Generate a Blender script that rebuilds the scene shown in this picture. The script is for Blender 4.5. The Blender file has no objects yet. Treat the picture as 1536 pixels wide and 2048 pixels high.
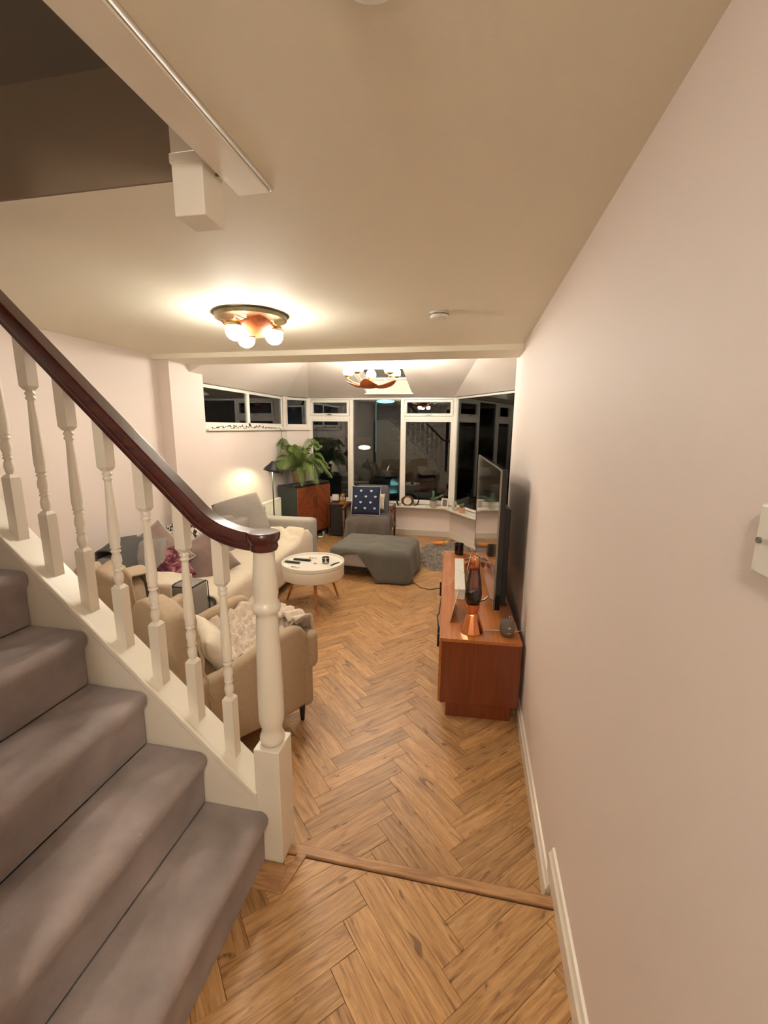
import bpy, bmesh, math, random
from mathutils import Vector, Matrix, noise
PI = math.pi
random.seed(7)
scene = bpy.context.scene
COL = scene.collection

# ------------------------------------------------------------------ camera
F_PX, YAW, PITCH, ROLL, CAMZ = 867.0, math.radians(11.4), math.radians(10.98), math.radians(0.46), 1.65
fwd = Vector((-math.sin(YAW)*math.cos(PITCH), math.cos(YAW)*math.cos(PITCH), -math.sin(PITCH)))
rgt = Vector((math.cos(YAW), math.sin(YAW), 0))
upv = rgt.cross(fwd)
r2 = rgt*math.cos(ROLL) + upv*math.sin(ROLL)
u2 = r2.cross(fwd)
cam = bpy.data.cameras.new('camera'); camo = bpy.data.objects.new('camera', cam); COL.objects.link(camo)
cam.sensor_fit = 'VERTICAL'; cam.sensor_height = 36.0; cam.lens = 36.0*F_PX/2048.0
cam.clip_start = 0.02; cam.clip_end = 100
M = Matrix((r2, u2, -fwd)).transposed().to_4x4(); M.translation = Vector((0, 0, CAMZ))
camo.matrix_world = M
scene.camera = camo

# ------------------------------------------------------------------ view, world (night)
scene.view_settings.view_transform = 'Standard'; scene.view_settings.look = 'None'
scene.view_settings.gamma = 1.0; scene.view_settings.use_curve_mapping = False
scene.view_settings.exposure = 1.05
W = bpy.data.worlds.new('night'); scene.world = W; W.use_nodes = True
W.node_tree.nodes['Background'].inputs[0].default_value = (0.10, 0.14, 0.2, 1)
W.node_tree.nodes['Background'].inputs[1].default_value = 0.02

GLOBE1, GLOBE2 = 76.0, 110.0        # radiance of the lamp globes
HALL_FILL = 78.0
ZF, ZC = -0.17, 2.32               # living room floor, ceiling
XR, XL = 0.37, -3.05               # right and left walls

# ------------------------------------------------------------------ materials
def lin(c):
    return tuple(((v/255.0)/12.92 if v/255.0 <= .04045 else ((v/255.0+.055)/1.055)**2.4) for v in c) + (1,)
def newmat(name):
    m = bpy.data.materials.new(name); m.use_nodes = True
    nt = m.node_tree; b = nt.nodes['Principled BSDF']
    return m, nt, b
def plain(name, rgb, rough=.6, metal=0, noise_s=0, noise_a=.08, bump=0, bump_s=200, sheen=0, coat=0):
    m, nt, b = newmat(name); c = lin(rgb)
    b.inputs['Base Color'].default_value = c; b.inputs['Roughness'].default_value = rough; b.inputs['Metallic'].default_value = metal
    if sheen: b.inputs['Sheen Weight'].default_value = sheen
    if coat: b.inputs['Coat Weight'].default_value = coat; b.inputs['Coat Roughness'].default_value = .08
    tc = nt.nodes.new('ShaderNodeTexCoord')
    if noise_s:
        n = nt.nodes.new('ShaderNodeTexNoise'); n.inputs['Scale'].default_value = noise_s; n.inputs['Detail'].default_value = 4
        nt.links.new(tc.outputs['Object'], n.inputs['Vector'])
        r = nt.nodes.new('ShaderNodeValToRGB')
        r.color_ramp.elements[0].position = .3; r.color_ramp.elements[1].position = .7
        r.color_ramp.elements[0].color = tuple(v*(1-noise_a) for v in c[:3])+(1,)
        r.color_ramp.elements[1].color = tuple(min(1, v*(1+noise_a)) for v in c[:3])+(1,)
        nt.links.new(n.outputs['Fac'], r.inputs['Fac']); nt.links.new(r.outputs['Color'], b.inputs['Base Color'])
    if bump:
        n2 = nt.nodes.new('ShaderNodeTexNoise'); n2.inputs['Scale'].default_value = bump_s; n2.inputs['Detail'].default_value = 3
        nt.links.new(tc.outputs['Object'], n2.inputs['Vector'])
        bp = nt.nodes.new('ShaderNodeBump'); bp.inputs['Strength'].default_value = bump; bp.inputs['Distance'].default_value = .002
        nt.links.new(n2.outputs['Fac'], bp.inputs['Height']); nt.links.new(bp.outputs['Normal'], b.inputs['Normal'])
    return m
def wood(name, dark, light, rough=.4, scale=(3, 40, 40), coat=0, axis='Object'):
    m, nt, b = newmat(name)
    tc = nt.nodes.new('ShaderNodeTexCoord'); mp = nt.nodes.new('ShaderNodeMapping')
    mp.inputs['Scale'].default_value = scale
    nt.links.new(tc.outputs[axis], mp.inputs['Vector'])
    n = nt.nodes.new('ShaderNodeTexNoise'); n.inputs['Scale'].default_value = 1; n.inputs['Detail'].default_value = 6; n.inputs['Distortion'].default_value = .6
    nt.links.new(mp.outputs['Vector'], n.inputs['Vector'])
    r = nt.nodes.new('ShaderNodeValToRGB')
    r.color_ramp.elements[0].position = .35; r.color_ramp.elements[1].position = .68
    r.color_ramp.elements[0].color = lin(dark); r.color_ramp.elements[1].color = lin(light)
    nt.links.new(n.outputs['Fac'], r.inputs['Fac']); nt.links.new(r.outputs['Color'], b.inputs['Base Color'])
    b.inputs['Roughness'].default_value = rough
    if coat: b.inputs['Coat Weight'].default_value = coat; b.inputs['Coat Roughness'].default_value = .1
    return m
def floor_wood():
    m, nt, b = newmat('oak_herringbone'); L = nt.links
    uv = nt.nodes.new('ShaderNodeUVMap'); uv.uv_map = 'UVMap'
    at = nt.nodes.new('ShaderNodeAttribute'); at.attribute_name = 'tone'
    mp = nt.nodes.new('ShaderNodeMapping'); mp.inputs['Scale'].default_value = (4.0, 46, 1); L.new(uv.outputs['UV'], mp.inputs['Vector'])
    n = nt.nodes.new('ShaderNodeTexNoise'); n.inputs['Scale'].default_value = 1; n.inputs['Detail'].default_value = 8; n.inputs['Roughness'].default_value = .62; n.inputs['Distortion'].default_value = 1.1
    L.new(mp.outputs['Vector'], n.inputs['Vector'])
    r = nt.nodes.new('ShaderNodeValToRGB'); e = r.color_ramp.elements
    e[0].position = .28; e[0].color = lin((122, 84, 48)); e[1].position = .72; e[1].color = lin((205, 163, 113))
    x = r.color_ramp.elements.new(.45); x.color = lin((176, 132, 84)); x = r.color_ramp.elements.new(.56); x.color = lin((192, 148, 98))
    L.new(n.outputs['Fac'], r.inputs['Fac'])
    # knots and dark streaks
    mp2 = nt.nodes.new('ShaderNodeMapping'); mp2.inputs['Scale'].default_value = (5.5, 15, 1); L.new(uv.outputs['UV'], mp2.inputs['Vector'])
    n2 = nt.nodes.new('ShaderNodeTexNoise'); n2.inputs['Scale'].default_value = 1.3; n2.inputs['Detail'].default_value = 4; n2.inputs['Distortion'].default_value = .8
    L.new(mp2.outputs['Vector'], n2.inputs['Vector'])
    r2_ = nt.nodes.new('ShaderNodeValToRGB'); r2_.color_ramp.elements[0].position = .64; r2_.color_ramp.elements[1].position = .71
    L.new(n2.outputs['Fac'], r2_.inputs['Fac'])
    mx = nt.nodes.new('ShaderNodeMix'); mx.data_type = 'RGBA'; mx.blend_type = 'MIX'
    mx.inputs['B'].default_value = lin((92, 60, 34))
    mt = nt.nodes.new('ShaderNodeMath'); mt.operation = 'MULTIPLY'; mt.inputs[1].default_value = .75
    L.new(r2_.outputs['Color'], mt.inputs[0]); L.new(mt.outputs[0], mx.inputs['Factor']); L.new(r.outputs['Color'], mx.inputs['A'])
    mp3 = nt.nodes.new('ShaderNodeMapping'); mp3.inputs['Scale'].default_value = (14, 240, 1); L.new(uv.outputs['UV'], mp3.inputs['Vector'])
    n3 = nt.nodes.new('ShaderNodeTexNoise'); n3.inputs['Scale'].default_value = 1; n3.inputs['Detail'].default_value = 5; n3.inputs['Distortion'].default_value = .4
    L.new(mp3.outputs['Vector'], n3.inputs['Vector'])
    m3 = nt.nodes.new('ShaderNodeMapRange'); m3.inputs['From Min'].default_value = .3; m3.inputs['From Max'].default_value = .7; m3.inputs['To Min'].default_value = .80; m3.inputs['To Max'].default_value = 1.12
    L.new(n3.outputs['Fac'], m3.inputs['Value'])
    mm = nt.nodes.new('ShaderNodeMath'); mm.operation = 'MULTIPLY'
    hs = nt.nodes.new('ShaderNodeHueSaturation')
    mr = nt.nodes.new('ShaderNodeMapRange'); mr.inputs['To Min'].default_value = .82; mr.inputs['To Max'].default_value = 1.13
    L.new(at.outputs['Fac'], mr.inputs['Value']); L.new(mr.outputs['Result'], mm.inputs[0]); L.new(m3.outputs['Result'], mm.inputs[1]); L.new(mm.outputs[0], hs.inputs['Value']); L.new(mx.outputs['Result'], hs.inputs['Color'])
    L.new(hs.outputs['Color'], b.inputs['Base Color'])
    b.inputs['Roughness'].default_value = .42
    bp = nt.nodes.new('ShaderNodeBump'); bp.inputs['Strength'].default_value = .12; bp.inputs['Distance'].default_value = .002
    L.new(n.outputs['Fac'], bp.inputs['Height']); L.new(bp.outputs['Normal'], b.inputs['Normal'])
    return m
def emit(name, rgb, s):
    m = bpy.data.materials.new(name); m.use_nodes = True; nt = m.node_tree; nt.nodes.clear()
    o = nt.nodes.new('ShaderNodeOutputMaterial'); e = nt.nodes.new('ShaderNodeEmission')
    e.inputs[0].default_value = rgb+(1,); e.inputs[1].default_value = s; nt.links.new(e.outputs[0], o.inputs[0]); return m
def glass(name, tint=(1, 1, 1), ior=1.5, rough=0.0, extra=.06):
    m = bpy.data.materials.new(name); m.use_nodes = True; nt = m.node_tree; nt.nodes.clear(); L = nt.links
    o = nt.nodes.new('ShaderNodeOutputMaterial'); t = nt.nodes.new('ShaderNodeBsdfTransparent'); g = nt.nodes.new('ShaderNodeBsdfGlossy')
    t.inputs[0].default_value = tint+(1,); g.inputs['Roughness'].default_value = rough
    fr = nt.nodes.new('ShaderNodeFresnel'); fr.inputs[0].default_value = ior
    ad = nt.nodes.new('ShaderNodeMath'); ad.operation = 'ADD'; ad.inputs[1].default_value = extra
    mx = nt.nodes.new('ShaderNodeMixShader'); L.new(fr.outputs[0], ad.inputs[0]); L.new(ad.outputs[0], mx.inputs[0])
    L.new(t.outputs[0], mx.inputs[1]); L.new(g.outputs[0], mx.inputs[2]); L.new(mx.outputs[0], o.inputs[0]); return m
def pattern(name, base, kind):
    m, nt, b = newmat(name); L = nt.links; tc = nt.nodes.new('ShaderNodeTexCoord')
    b.inputs['Roughness'].default_value = .9
    if kind == 'leopard':
        mp = nt.nodes.new('ShaderNodeMapping'); mp.inputs['Scale'].default_value = (30, 14, 30); mp.inputs['Rotation'].default_value = (0, 0, .5)
        v = nt.nodes.new('ShaderNodeTexNoise'); v.inputs['Scale'].default_value = 1.4; v.inputs['Detail'].default_value = 1
        v.inputs['Distortion'].default_value = 1.5
        L.new(tc.outputs['Object'], mp.inputs['Vector']); L.new(mp.outputs['Vector'], v.inputs['Vector'])
        r = nt.nodes.new('ShaderNodeValToRGB'); r.color_ramp.interpolation = 'CONSTANT'
        r.color_ramp.elements[0].color = lin((38, 34, 34)); r.color_ramp.elements[1].position = .5; r.color_ramp.elements[1].color = lin((222, 212, 200))
        L.new(v.outputs['Fac'], r.inputs['Fac']); L.new(r.outputs['Color'], b.inputs['Base Color'])
    elif kind == 'floral':
        v = nt.nodes.new('ShaderNodeTexNoise'); v.inputs['Scale'].default_value = 13; v.inputs['Detail'].default_value = 4; v.inputs['Distortion'].default_value = 1.2
        L.new(tc.outputs['Object'], v.inputs['Vector'])
        r = nt.nodes.new('ShaderNodeValToRGB'); e = r.color_ramp.elements
        e[0].position = .38; e[0].color = lin((58, 24, 34)); e[1].position = .64; e[1].color = lin((176, 124, 124))
        x = e.new(.5); x.color = lin((118, 54, 66))
        L.new(v.outputs['Fac'], r.inputs['Fac']); L.new(r.outputs['Color'], b.inputs['Base Color'])
    return m

M_ = {}
M_['wall'] = plain('wall_paint', (231, 217, 207), .62, bump=.15, bump_s=260)
M_['ceil'] = plain('ceiling_paint', (236, 229, 209), .7, bump=.1, bump_s=160)
M_['ceilb'] = plain('bay_ceiling_paint', (222, 211, 200), .75)
M_['gloss'] = plain('white_gloss_paint', (236, 228, 212), .28, coat=.3)
M_['upvc'] = plain('white_window_frame', (236, 230, 218), .3)
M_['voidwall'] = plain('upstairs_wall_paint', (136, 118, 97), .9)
M_['carpet'] = plain('mauve_grey_stair_carpet', (156, 142, 138), .97, noise_s=4.5, noise_a=.3, bump=1.0, bump_s=500, sheen=.3)
M_['mahog'] = wood('dark_mahogany', (66, 20, 13), (84, 29, 19), .24, (3, 24, 24), coat=.5)
M_['floor'] = floor_wood()
M_['strip'] = wood('oak_strip', (148, 106, 68), (192, 148, 102), .45, (8, 60, 60))
M_['groove'] = plain('dark_floor_joint', (84, 54, 30), .9)
M_['teak'] = wood('teak_veneer', (168, 98, 48), (192, 120, 62), .3, (40, 3, 40), coat=.35)
M_['teak_end'] = wood('dark_teak_end_panel', (116, 52, 22), (130, 60, 27), .33, (40, 40, 3), coat=.35)
M_['walnut'] = wood('walnut_door', (112, 54, 28), (146, 76, 42), .38, (14, 14, 60))
M_['walnutd'] = wood('walnut_leg', (70, 34, 20), (110, 58, 34), .4, (30, 30, 6))
M_['walnut2'] = wood('walnut_veneer_strip', (98, 46, 24), (134, 68, 38), .38, (14, 14, 60))
M_['legwood'] = wood('honey_wood_leg', (168, 98, 48), (206, 134, 76), .4, (30, 30, 6))
M_['petal'] = wood('orange_plywood_petal', (170, 84, 42), (206, 118, 70), .45, (14, 14, 14))
M_['black'] = plain('matt_black', (26, 26, 26), .55)
M_['blackg'] = plain('glossy_black', (10, 11, 13), .12, coat=.4)
M_['screen'] = plain('tv_screen', (14, 13, 12), .05, coat=1.0)
M_['screen'].node_tree.nodes['Principled BSDF'].inputs['Specular IOR Level'].default_value = 1.0
M_['char'] = plain('charcoal_paint', (44, 48, 46), .6)
M_['sofa'] = plain('grey_sofa_fabric', (164, 158, 150), .95, noise_s=60, noise_a=.08, bump=.6, bump_s=700, sheen=.2)
M_['sofad'] = plain('darker_grey_sofa_fabric', (146, 138, 131), .95, noise_s=60, noise_a=.08, bump=.6, bump_s=700)
M_['piping'] = plain('charcoal_piping', (62, 58, 58), .9)
M_['cream'] = plain('cream_throw', (226, 212, 188), .97, noise_s=30, noise_a=.05, bump=.8, bump_s=300, sheen=.3)
M_['beige'] = plain('beige_armchair_fabric', (182, 160, 132), .95, noise_s=40, noise_a=.05, bump=.5, bump_s=600, sheen=.1)
M_['fleece'] = plain('pale_fleece', (214, 196, 176), 1, noise_s=50, noise_a=.12, bump=1.0, bump_s=160, sheen=.5)
M_['white'] = plain('white_lacquer', (240, 234, 220), .35)
M_['whiteP'] = plain('white_plastic', (232, 226, 214), .35)
M_['greyb'] = plain('grey_green_blanket', (98, 95, 86), 1, noise_s=40, noise_a=.1, bump=.8, bump_s=400, sheen=.2)
M_['browng'] = plain('brown_grey_throw', (92, 82, 74), 1, noise_s=40, noise_a=.1, bump=.8, bump_s=350, sheen=.2)
M_['darkb'] = plain('dark_grey_blanket', (92, 90, 88), 1, noise_s=40, noise_a=.1, bump=.8, bump_s=350)
M_['navy'] = plain('navy_cushion', (34, 42, 66), .95, bump=.5, bump_s=500)
M_['heart'] = plain('pale_heart_print', (206, 208, 206), .9)
M_['mauve'] = plain('mauve_velvet', (134, 112, 102), .85, noise_s=12, noise_a=.15, bump=.3, bump_s=300, sheen=.3)
M_['floral'] = pattern('pink_floral', None, 'floral')
M_['leopard'] = pattern('black_white_print', None, 'leopard')
M_['rug'] = plain('grey_fur', (168, 158, 146), 1, noise_s=18, noise_a=.45, sheen=.2)
M_['copper'] = plain('polished_copper', (226, 150, 104), .16, 1)
M_['brass'] = plain('brushed_brass', (206, 176, 120), .28, 1)
M_['gold'] = plain('gold_metal', (250, 208, 104), .32, 1)
M_['bronze'] = plain('aged_bronze', (126, 112, 84), .45, .6)
M_['steel'] = plain('satin_steel', (150, 146, 140), .3, 1)
M_['lava'] = plain('dark_lava_wax', (24, 22, 30), .3)
M_['lavag'] = glass('violet_lamp_liquid', (.62, .48, .50), 1.45, .02, .04)
M_['glassj'] = glass('clear_jar_glass', (.985, .985, .97), 1.45, .02, .03)
M_['pane'] = glass('window_glass', (.9, .93, .92), 1.5, 0.0, .05)
M_['speaker'] = plain('grey_mesh_fabric', (118, 110, 100), .9, bump=.8, bump_s=900)
M_['card'] = plain('manila_cardboard', (206, 184, 152), .85, noise_s=20, noise_a=.04)
M_['leaf'] = plain('palm_green', (108, 128, 62), .5, noise_s=10, noise_a=.35)
M_['leafd'] = plain('succulent_green', (98, 118, 82), .6, noise_s=20, noise_a=.25)
M_['basket'] = plain('woven_basket', (150, 122, 84), .9, noise_s=80, noise_a=.4, bump=1, bump_s=150)
M_['terra'] = plain('terracotta', (212, 150, 116), .85)
M_['stone'] = plain('grey_stone', (176, 164, 148), .85, noise_s=30, noise_a=.12)
M_['soil'] = plain('potting_soil', (50, 38, 28), 1)
M_['carrot'] = plain('orange_plush', (224, 138, 70), .95)
M_['lime'] = plain('lime_plush', (186, 190, 96), .95)
M_['clockw'] = plain('cream_clock_face', (232, 222, 198), .5)
M_['photo'] = plain('photo_print', (120, 110, 100), .4, noise_s=40, noise_a=.7)
M_['globe1'] = emit('lit_flush_globe', (1.0, .955, .85), GLOBE1)
M_['globe2'] = emit('lit_chandelier_globe', (1.0, .955, .85), GLOBE2)
M_['bulb'] = emit('floor_lamp_bulb', (1.0, 1.0, .60), 220)
M_['hallfill'] = emit('hall_fill_emitter', (1.0, .95, .84), HALL_FILL)
M_['upfill'] = emit('upstairs_fill_emitter', (1.0, .93, .8), 85)
M_['teal'] = emit('teal_street_glow', (.10, .42, .38), .30)
M_['tealh'] = emit('teal_lamp_head', (.45, 1.0, 1.0), .9)
M_['oval'] = emit('garden_lamp_glow', (1.0, .97, .8), 3)
M_['asphalt'] = plain('night_driveway', (60, 60, 58), .8, noise_s=5, noise_a=.3)
M_['fence'] = plain('timber_fence', (70, 66, 58), .9, noise_s=8, noise_a=.3)
M_['render'] = plain('garden_wall_render', (70, 70, 62), .9, noise_s=4, noise_a=.15)
M_['car'] = plain('dark_car_paint', (24, 28, 34), .15, coat=1)
M_['tree'] = plain('night_foliage', (46, 56, 36), .9, noise_s=10, noise_a=.4)
M_['drop'] = glass('raindrop', (1, 1, 1), 1.33, 0, .35)
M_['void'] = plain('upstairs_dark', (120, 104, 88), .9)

# ------------------------------------------------------------------ mesh helpers
class MB:
    def __init__(s): s.v = []; s.f = []
    def add(s, v, f):
        o = len(s.v); s.v += [tuple(p) for p in v]; s.f += [tuple(i+o for i in q) for q in f]; return s
    def box(s, x0, x1, y0, y1, z0, z1):
        v = [(x0,y0,z0),(x1,y0,z0),(x1,y1,z0),(x0,y1,z0),(x0,y0,z1),(x1,y0,z1),(x1,y1,z1),(x0,y1,z1)]
        return s.add(v, [(0,3,2,1),(4,5,6,7),(0,1,5,4),(1,2,6,5),(2,3,7,6),(3,0,4,7)])
    def prism(s, poly, z0, z1):
        n = len(poly); v = [(x,y,z0) for x,y in poly]+[(x,y,z1) for x,y in poly]
        f = [tuple(reversed(range(n))), tuple(range(n,2*n))]+[(i,(i+1)%n,n+(i+1)%n,n+i) for i in range(n)]
        return s.add(v, f)
    def extrude_y(s, poly, y0, y1):      # poly in (x,z)
        n = len(poly); v = [(x,y0,z) for x,z in poly]+[(x,y1,z) for x,z in poly]
        f = [tuple(range(n)), tuple(reversed(range(n,2*n)))]+[(i,n+i,n+(i+1)%n,(i+1)%n) for i in range(n)]
        return s.add(v, f)
    def lathe(s, prof, n=20, c=(0,0,0), axis=None, caps=True):
        v = []; f = []; m = len(prof)
        for r, z in prof:
            for k in range(n):
                a = 2*PI*k/n; v.append((r*math.cos(a), r*math.sin(a), z))
        for i in range(m-1):
            for k in range(n):
                f.append((i*n+k, i*n+(k+1)%n, (i+1)*n+(k+1)%n, (i+1)*n+k))
        if caps:
            f.append(tuple(reversed(range(n)))); f.append(tuple(range((m-1)*n, m*n)))
        if axis is not None:
            q = Vector((0,0,1)).rotation_difference(Vector(axis).normalized()); v = [q @ Vector(p) for p in v]
        v = [(p[0]+c[0], p[1]+c[1], p[2]+c[2]) for p in v]
        return s.add(v, f)
    def tube(s, pts, r, n=8, closed=False):
        pts = [Vector(p) for p in pts]; m = len(pts); rr = r if isinstance(r, (list, tuple)) else [r]*m
        v = []; f = []; prev = None
        for i, p in enumerate(pts):
            t = (pts[min(i+1, m-1)]-pts[max(i-1, 0)]).normalized()
            if prev is None:
                a = Vector((0,0,1)) if abs(t.z) < .9 else Vector((1,0,0)); nx = t.cross(a).normalized()
            else:
                nx = (prev - t*prev.dot(t)).normalized()
            ny = t.cross(nx); prev = nx
            for k in range(n):
                a = 2*PI*k/n; v.append(p+nx*math.cos(a)*rr[i]+ny*math.sin(a)*rr[i])
        for i in range(m-1):
            for k in range(n): f.append((i*n+k, i*n+(k+1)%n, (i+1)*n+(k+1)%n, (i+1)*n+k))
        f.append(tuple(reversed(range(n)))); f.append(tuple(range((m-1)*n, m*n)))
        return s.add(v, f)
    def sphere(s, c, r, n=16, m=10, sc=(1,1,1)):
        prof = [(max(1e-4, r*math.sin(PI*i/m)), -r*math.cos(PI*i/m)) for i in range(m+1)]
        o = len(s.v); s.lathe(prof, n, (0,0,0), caps=True)
        s.v[o:] = [(x*sc[0]+c[0], y*sc[1]+c[1], z*sc[2]+c[2]) for x,y,z in s.v[o:]]
        return s
    def grid(s, nu, nv, fn):
        v = [fn(i/nu, j/nv) for i in range(nu+1) for j in range(nv+1)]; w = nv+1
        return s.add(v, [(i*w+j, (i+1)*w+j, (i+1)*w+j+1, i*w+j+1) for i in range(nu) for j in range(nv)])
    def softbox(s, x0, x1, y0, y1, z0, z1, r=.05, seg=10, amp=0, fr=4, seed=0, puff=0):
        cx, cy, cz = (x0+x1)/2, (y0+y1)/2, (z0+z1)/2; h = Vector(((x1-x0)/2, (y1-y0)/2, (z1-z0)/2))
        r = min(r, h.x*.98, h.y*.98, h.z*.98); idx = {}; vs = []; fs = []
        def pt(i, j, k):
            key = (i, j, k)
            if key in idx: return idx[key]
            def co(t, hh):   # denser near the ends
                u = 2*t/seg-1; u = math.copysign(abs(u)**.75, u); return u*hh
            p = Vector((co(i, h.x), co(j, h.y), co(k, h.z)))
            q = Vector([max(-(h[a]-r), min(h[a]-r, p[a])) for a in range(3)]); d = p-q
            if d.length > 1e-9: p = q+d.normalized()*r
            if puff:
                p.z += puff*math.copysign(1, p.z)*max(0, (1-(p.x/h.x)**2))*max(0, (1-(p.y/h.y)**2))
            w = p+Vector((cx, cy, cz))
            if amp:
                nn = noise.noise_vector(w*fr+Vector((seed*7.3, seed*3.1, 0))); w = w+nn*amp
            idx[key] = len(vs); vs.append(w); return idx[key]
        for a in range(seg):
            for b in range(seg):
                for k, fl in ((0, True), (seg, False)):
                    q = (pt(a,b,k), pt(a+1,b,k), pt(a+1,b+1,k), pt(a,b+1,k)); fs.append(q[::-1] if fl else q)
                    q = (pt(a,k,b), pt(a+1,k,b), pt(a+1,k,b+1), pt(a,k,b+1)); fs.append(q if fl else q[::-1])
                    q = (pt(k,a,b), pt(k,a+1,b), pt(k,a+1,b+1), pt(k,a,b+1)); fs.append(q[::-1] if fl else q)
        return s.add(vs, fs)
    def pillow(s, w, h, t, n=14, amp=.01, seed=0, pinch=.07):
        vs = []; fs = []
        for sd in (1, -1):
            o = len(vs)
            for i in range(n+1):
                for j in range(n+1):
                    u = 2*i/n-1; v = 2*j/n-1
                    th = t/2*((1-abs(u)**2.6)*(1-abs(v)**2.6))**.55
                    x = u*w/2*(1-pinch*(1-v*v)); y = v*h/2*(1-pinch*(1-u*u))
                    nn = noise.noise(Vector((u*1.6+seed, v*1.6, sd*2.0)))
                    vs.append((x, y, sd*th+nn*amp*min(1, th/(t/2+1e-6)*1.5)))
            for i in range(n):
                for j in range(n):
                    q = (o+i*(n+1)+j, o+(i+1)*(n+1)+j, o+(i+1)*(n+1)+j+1, o+i*(n+1)+j+1); fs.append(q if sd == 1 else q[::-1])
        return s.add(vs, fs)
    def xf(s, m, start=0):
        s.v[start:] = [tuple(m @ Vector(p)) for p in s.v[start:]]; return s

def tagset(o, label, cat, group=None, kind=None):
    if label: o['label'] = label
    if cat: o['category'] = cat
    if group: o['group'] = group
    if kind: o['kind'] = kind
    return o
def build(name, mb, mat, parent=None, smooth=False, bevel=0, seg=2, subd=0, solid=0, merge=True):
    me = bpy.data.meshes.new(name); me.from_pydata(mb.v, [], mb.f); me.update()
    bm = bmesh.new(); bm.from_mesh(me)
    if merge: bmesh.ops.remove_doubles(bm, verts=bm.verts, dist=1e-5)
    bmesh.ops.recalc_face_normals(bm, faces=bm.faces)
    bm.to_mesh(me); bm.free()
    o = bpy.data.objects.new(name, me); COL.objects.link(o)
    me.materials.append(M_[mat] if isinstance(mat, str) else mat)
    if smooth:
        for p in me.polygons: p.use_smooth = True
    if solid:
        md = o.modifiers.new('thick', 'SOLIDIFY'); md.thickness = solid; md.offset = 0
    if bevel:
        md = o.modifiers.new('bevel', 'BEVEL'); md.width = bevel; md.segments = seg; md.limit_method = 'ANGLE'; md.angle_limit = math.radians(40)
        if not smooth:
            for p in me.polygons: p.use_smooth = True
            md.harden_normals = True
    if subd:
        md = o.modifiers.new('sub', 'SUBSURF'); md.levels = subd; md.render_levels = subd
    if parent is not None: o.parent = parent
    return o
def thing(name, label, cat, loc, rz=0, group=None, kind=None):
    o = bpy.data.objects.new(name, None); COL.objects.link(o); o.location = loc; o.rotation_euler = (0, 0, rz); o.empty_display_size = .1
    return tagset(o, label, cat, group, kind)
def children(o): return [c for c in bpy.data.objects if c.parent == o]
def copy_tree(o, parent=None):
    c = o.copy(); COL.objects.link(c); c.parent = parent
    for ch in children(o): copy_tree(ch, c)
    return c
def T(x, y, z): return Matrix.Translation((x, y, z))
def RX(a): return Matrix.Rotation(a, 4, 'X')
def RY(a): return Matrix.Rotation(a, 4, 'Y')
def RZ(a): return Matrix.Rotation(a, 4, 'Z')

# ================================================================== STRUCTURE
def struct(name, mb, mat, label, cat, **k):
    o = build(name, mb, mat, **k); return tagset(o, label, cat, kind='structure')

# ---- floors: herringbone planks, every plank its own piece
PL, PW = 0.48, 0.096
def clip(poly, a, b, c):            # keep a*x+b*y<=c
    out = []
    for i in range(len(poly)):
        p, q = poly[i], poly[(i+1) % len(poly)]; dp = a*p[0]+b*p[1]-c; dq = a*q[0]+b*q[1]-c
        if dp <= 0: out.append(p)
        if dp*dq < 0:
            t = dp/(dp-dq); out.append((p[0]+(q[0]-p[0])*t, p[1]+(q[1]-p[1])*t))
    return out
def area(poly): return abs(sum(poly[i][0]*poly[(i+1)%len(poly)][1]-poly[(i+1)%len(poly)][0]*poly[i][1] for i in range(len(poly))))/2
def herring(planes_fn, bounds):
    c45 = math.sqrt(.5); out = []
    x0, x1, y0, y1 = bounds
    ox = -0.36 - (PL-PW/2)*c45 + PW*c45/2; oy = .05
    for m in range(-8, 8):
        for k in range(-110, 110):
            for typ in (0, 1):
                if typ == 0: r = (k*PW, k*PW, k*PW+PL, k*PW+PW)
                else: r = (k*PW+PL, (k+1)*PW-PL, k*PW+PL+PW, (k+1)*PW)
                r = (r[0]+m*PL, r[1]-m*PL, r[2]+m*PL, r[3]-m*PL)
                g = .0005
                q = [(r[0]+g, r[1]+g), (r[2]-g, r[1]+g), (r[2]-g, r[3]-g), (r[0]+g, r[3]-g)]
                w = [(c45*(a-b)+ox, c45*(a+b)+oy) for a, b in q]
                cx = sum(p[0] for p in w)/4; cy = sum(p[1] for p in w)/4
                if cx < x0-.3 or cx > x1+.3 or cy < y0-.3 or cy > y1+.3: continue
                poly = w
                for a, b, c in planes_fn(cx, cy): poly = clip(poly, a, b, c) if poly else poly
                if len(poly) < 3 or area(poly) < 2e-4: continue
                out.append((cx, cy, typ, poly))
    return out
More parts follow.
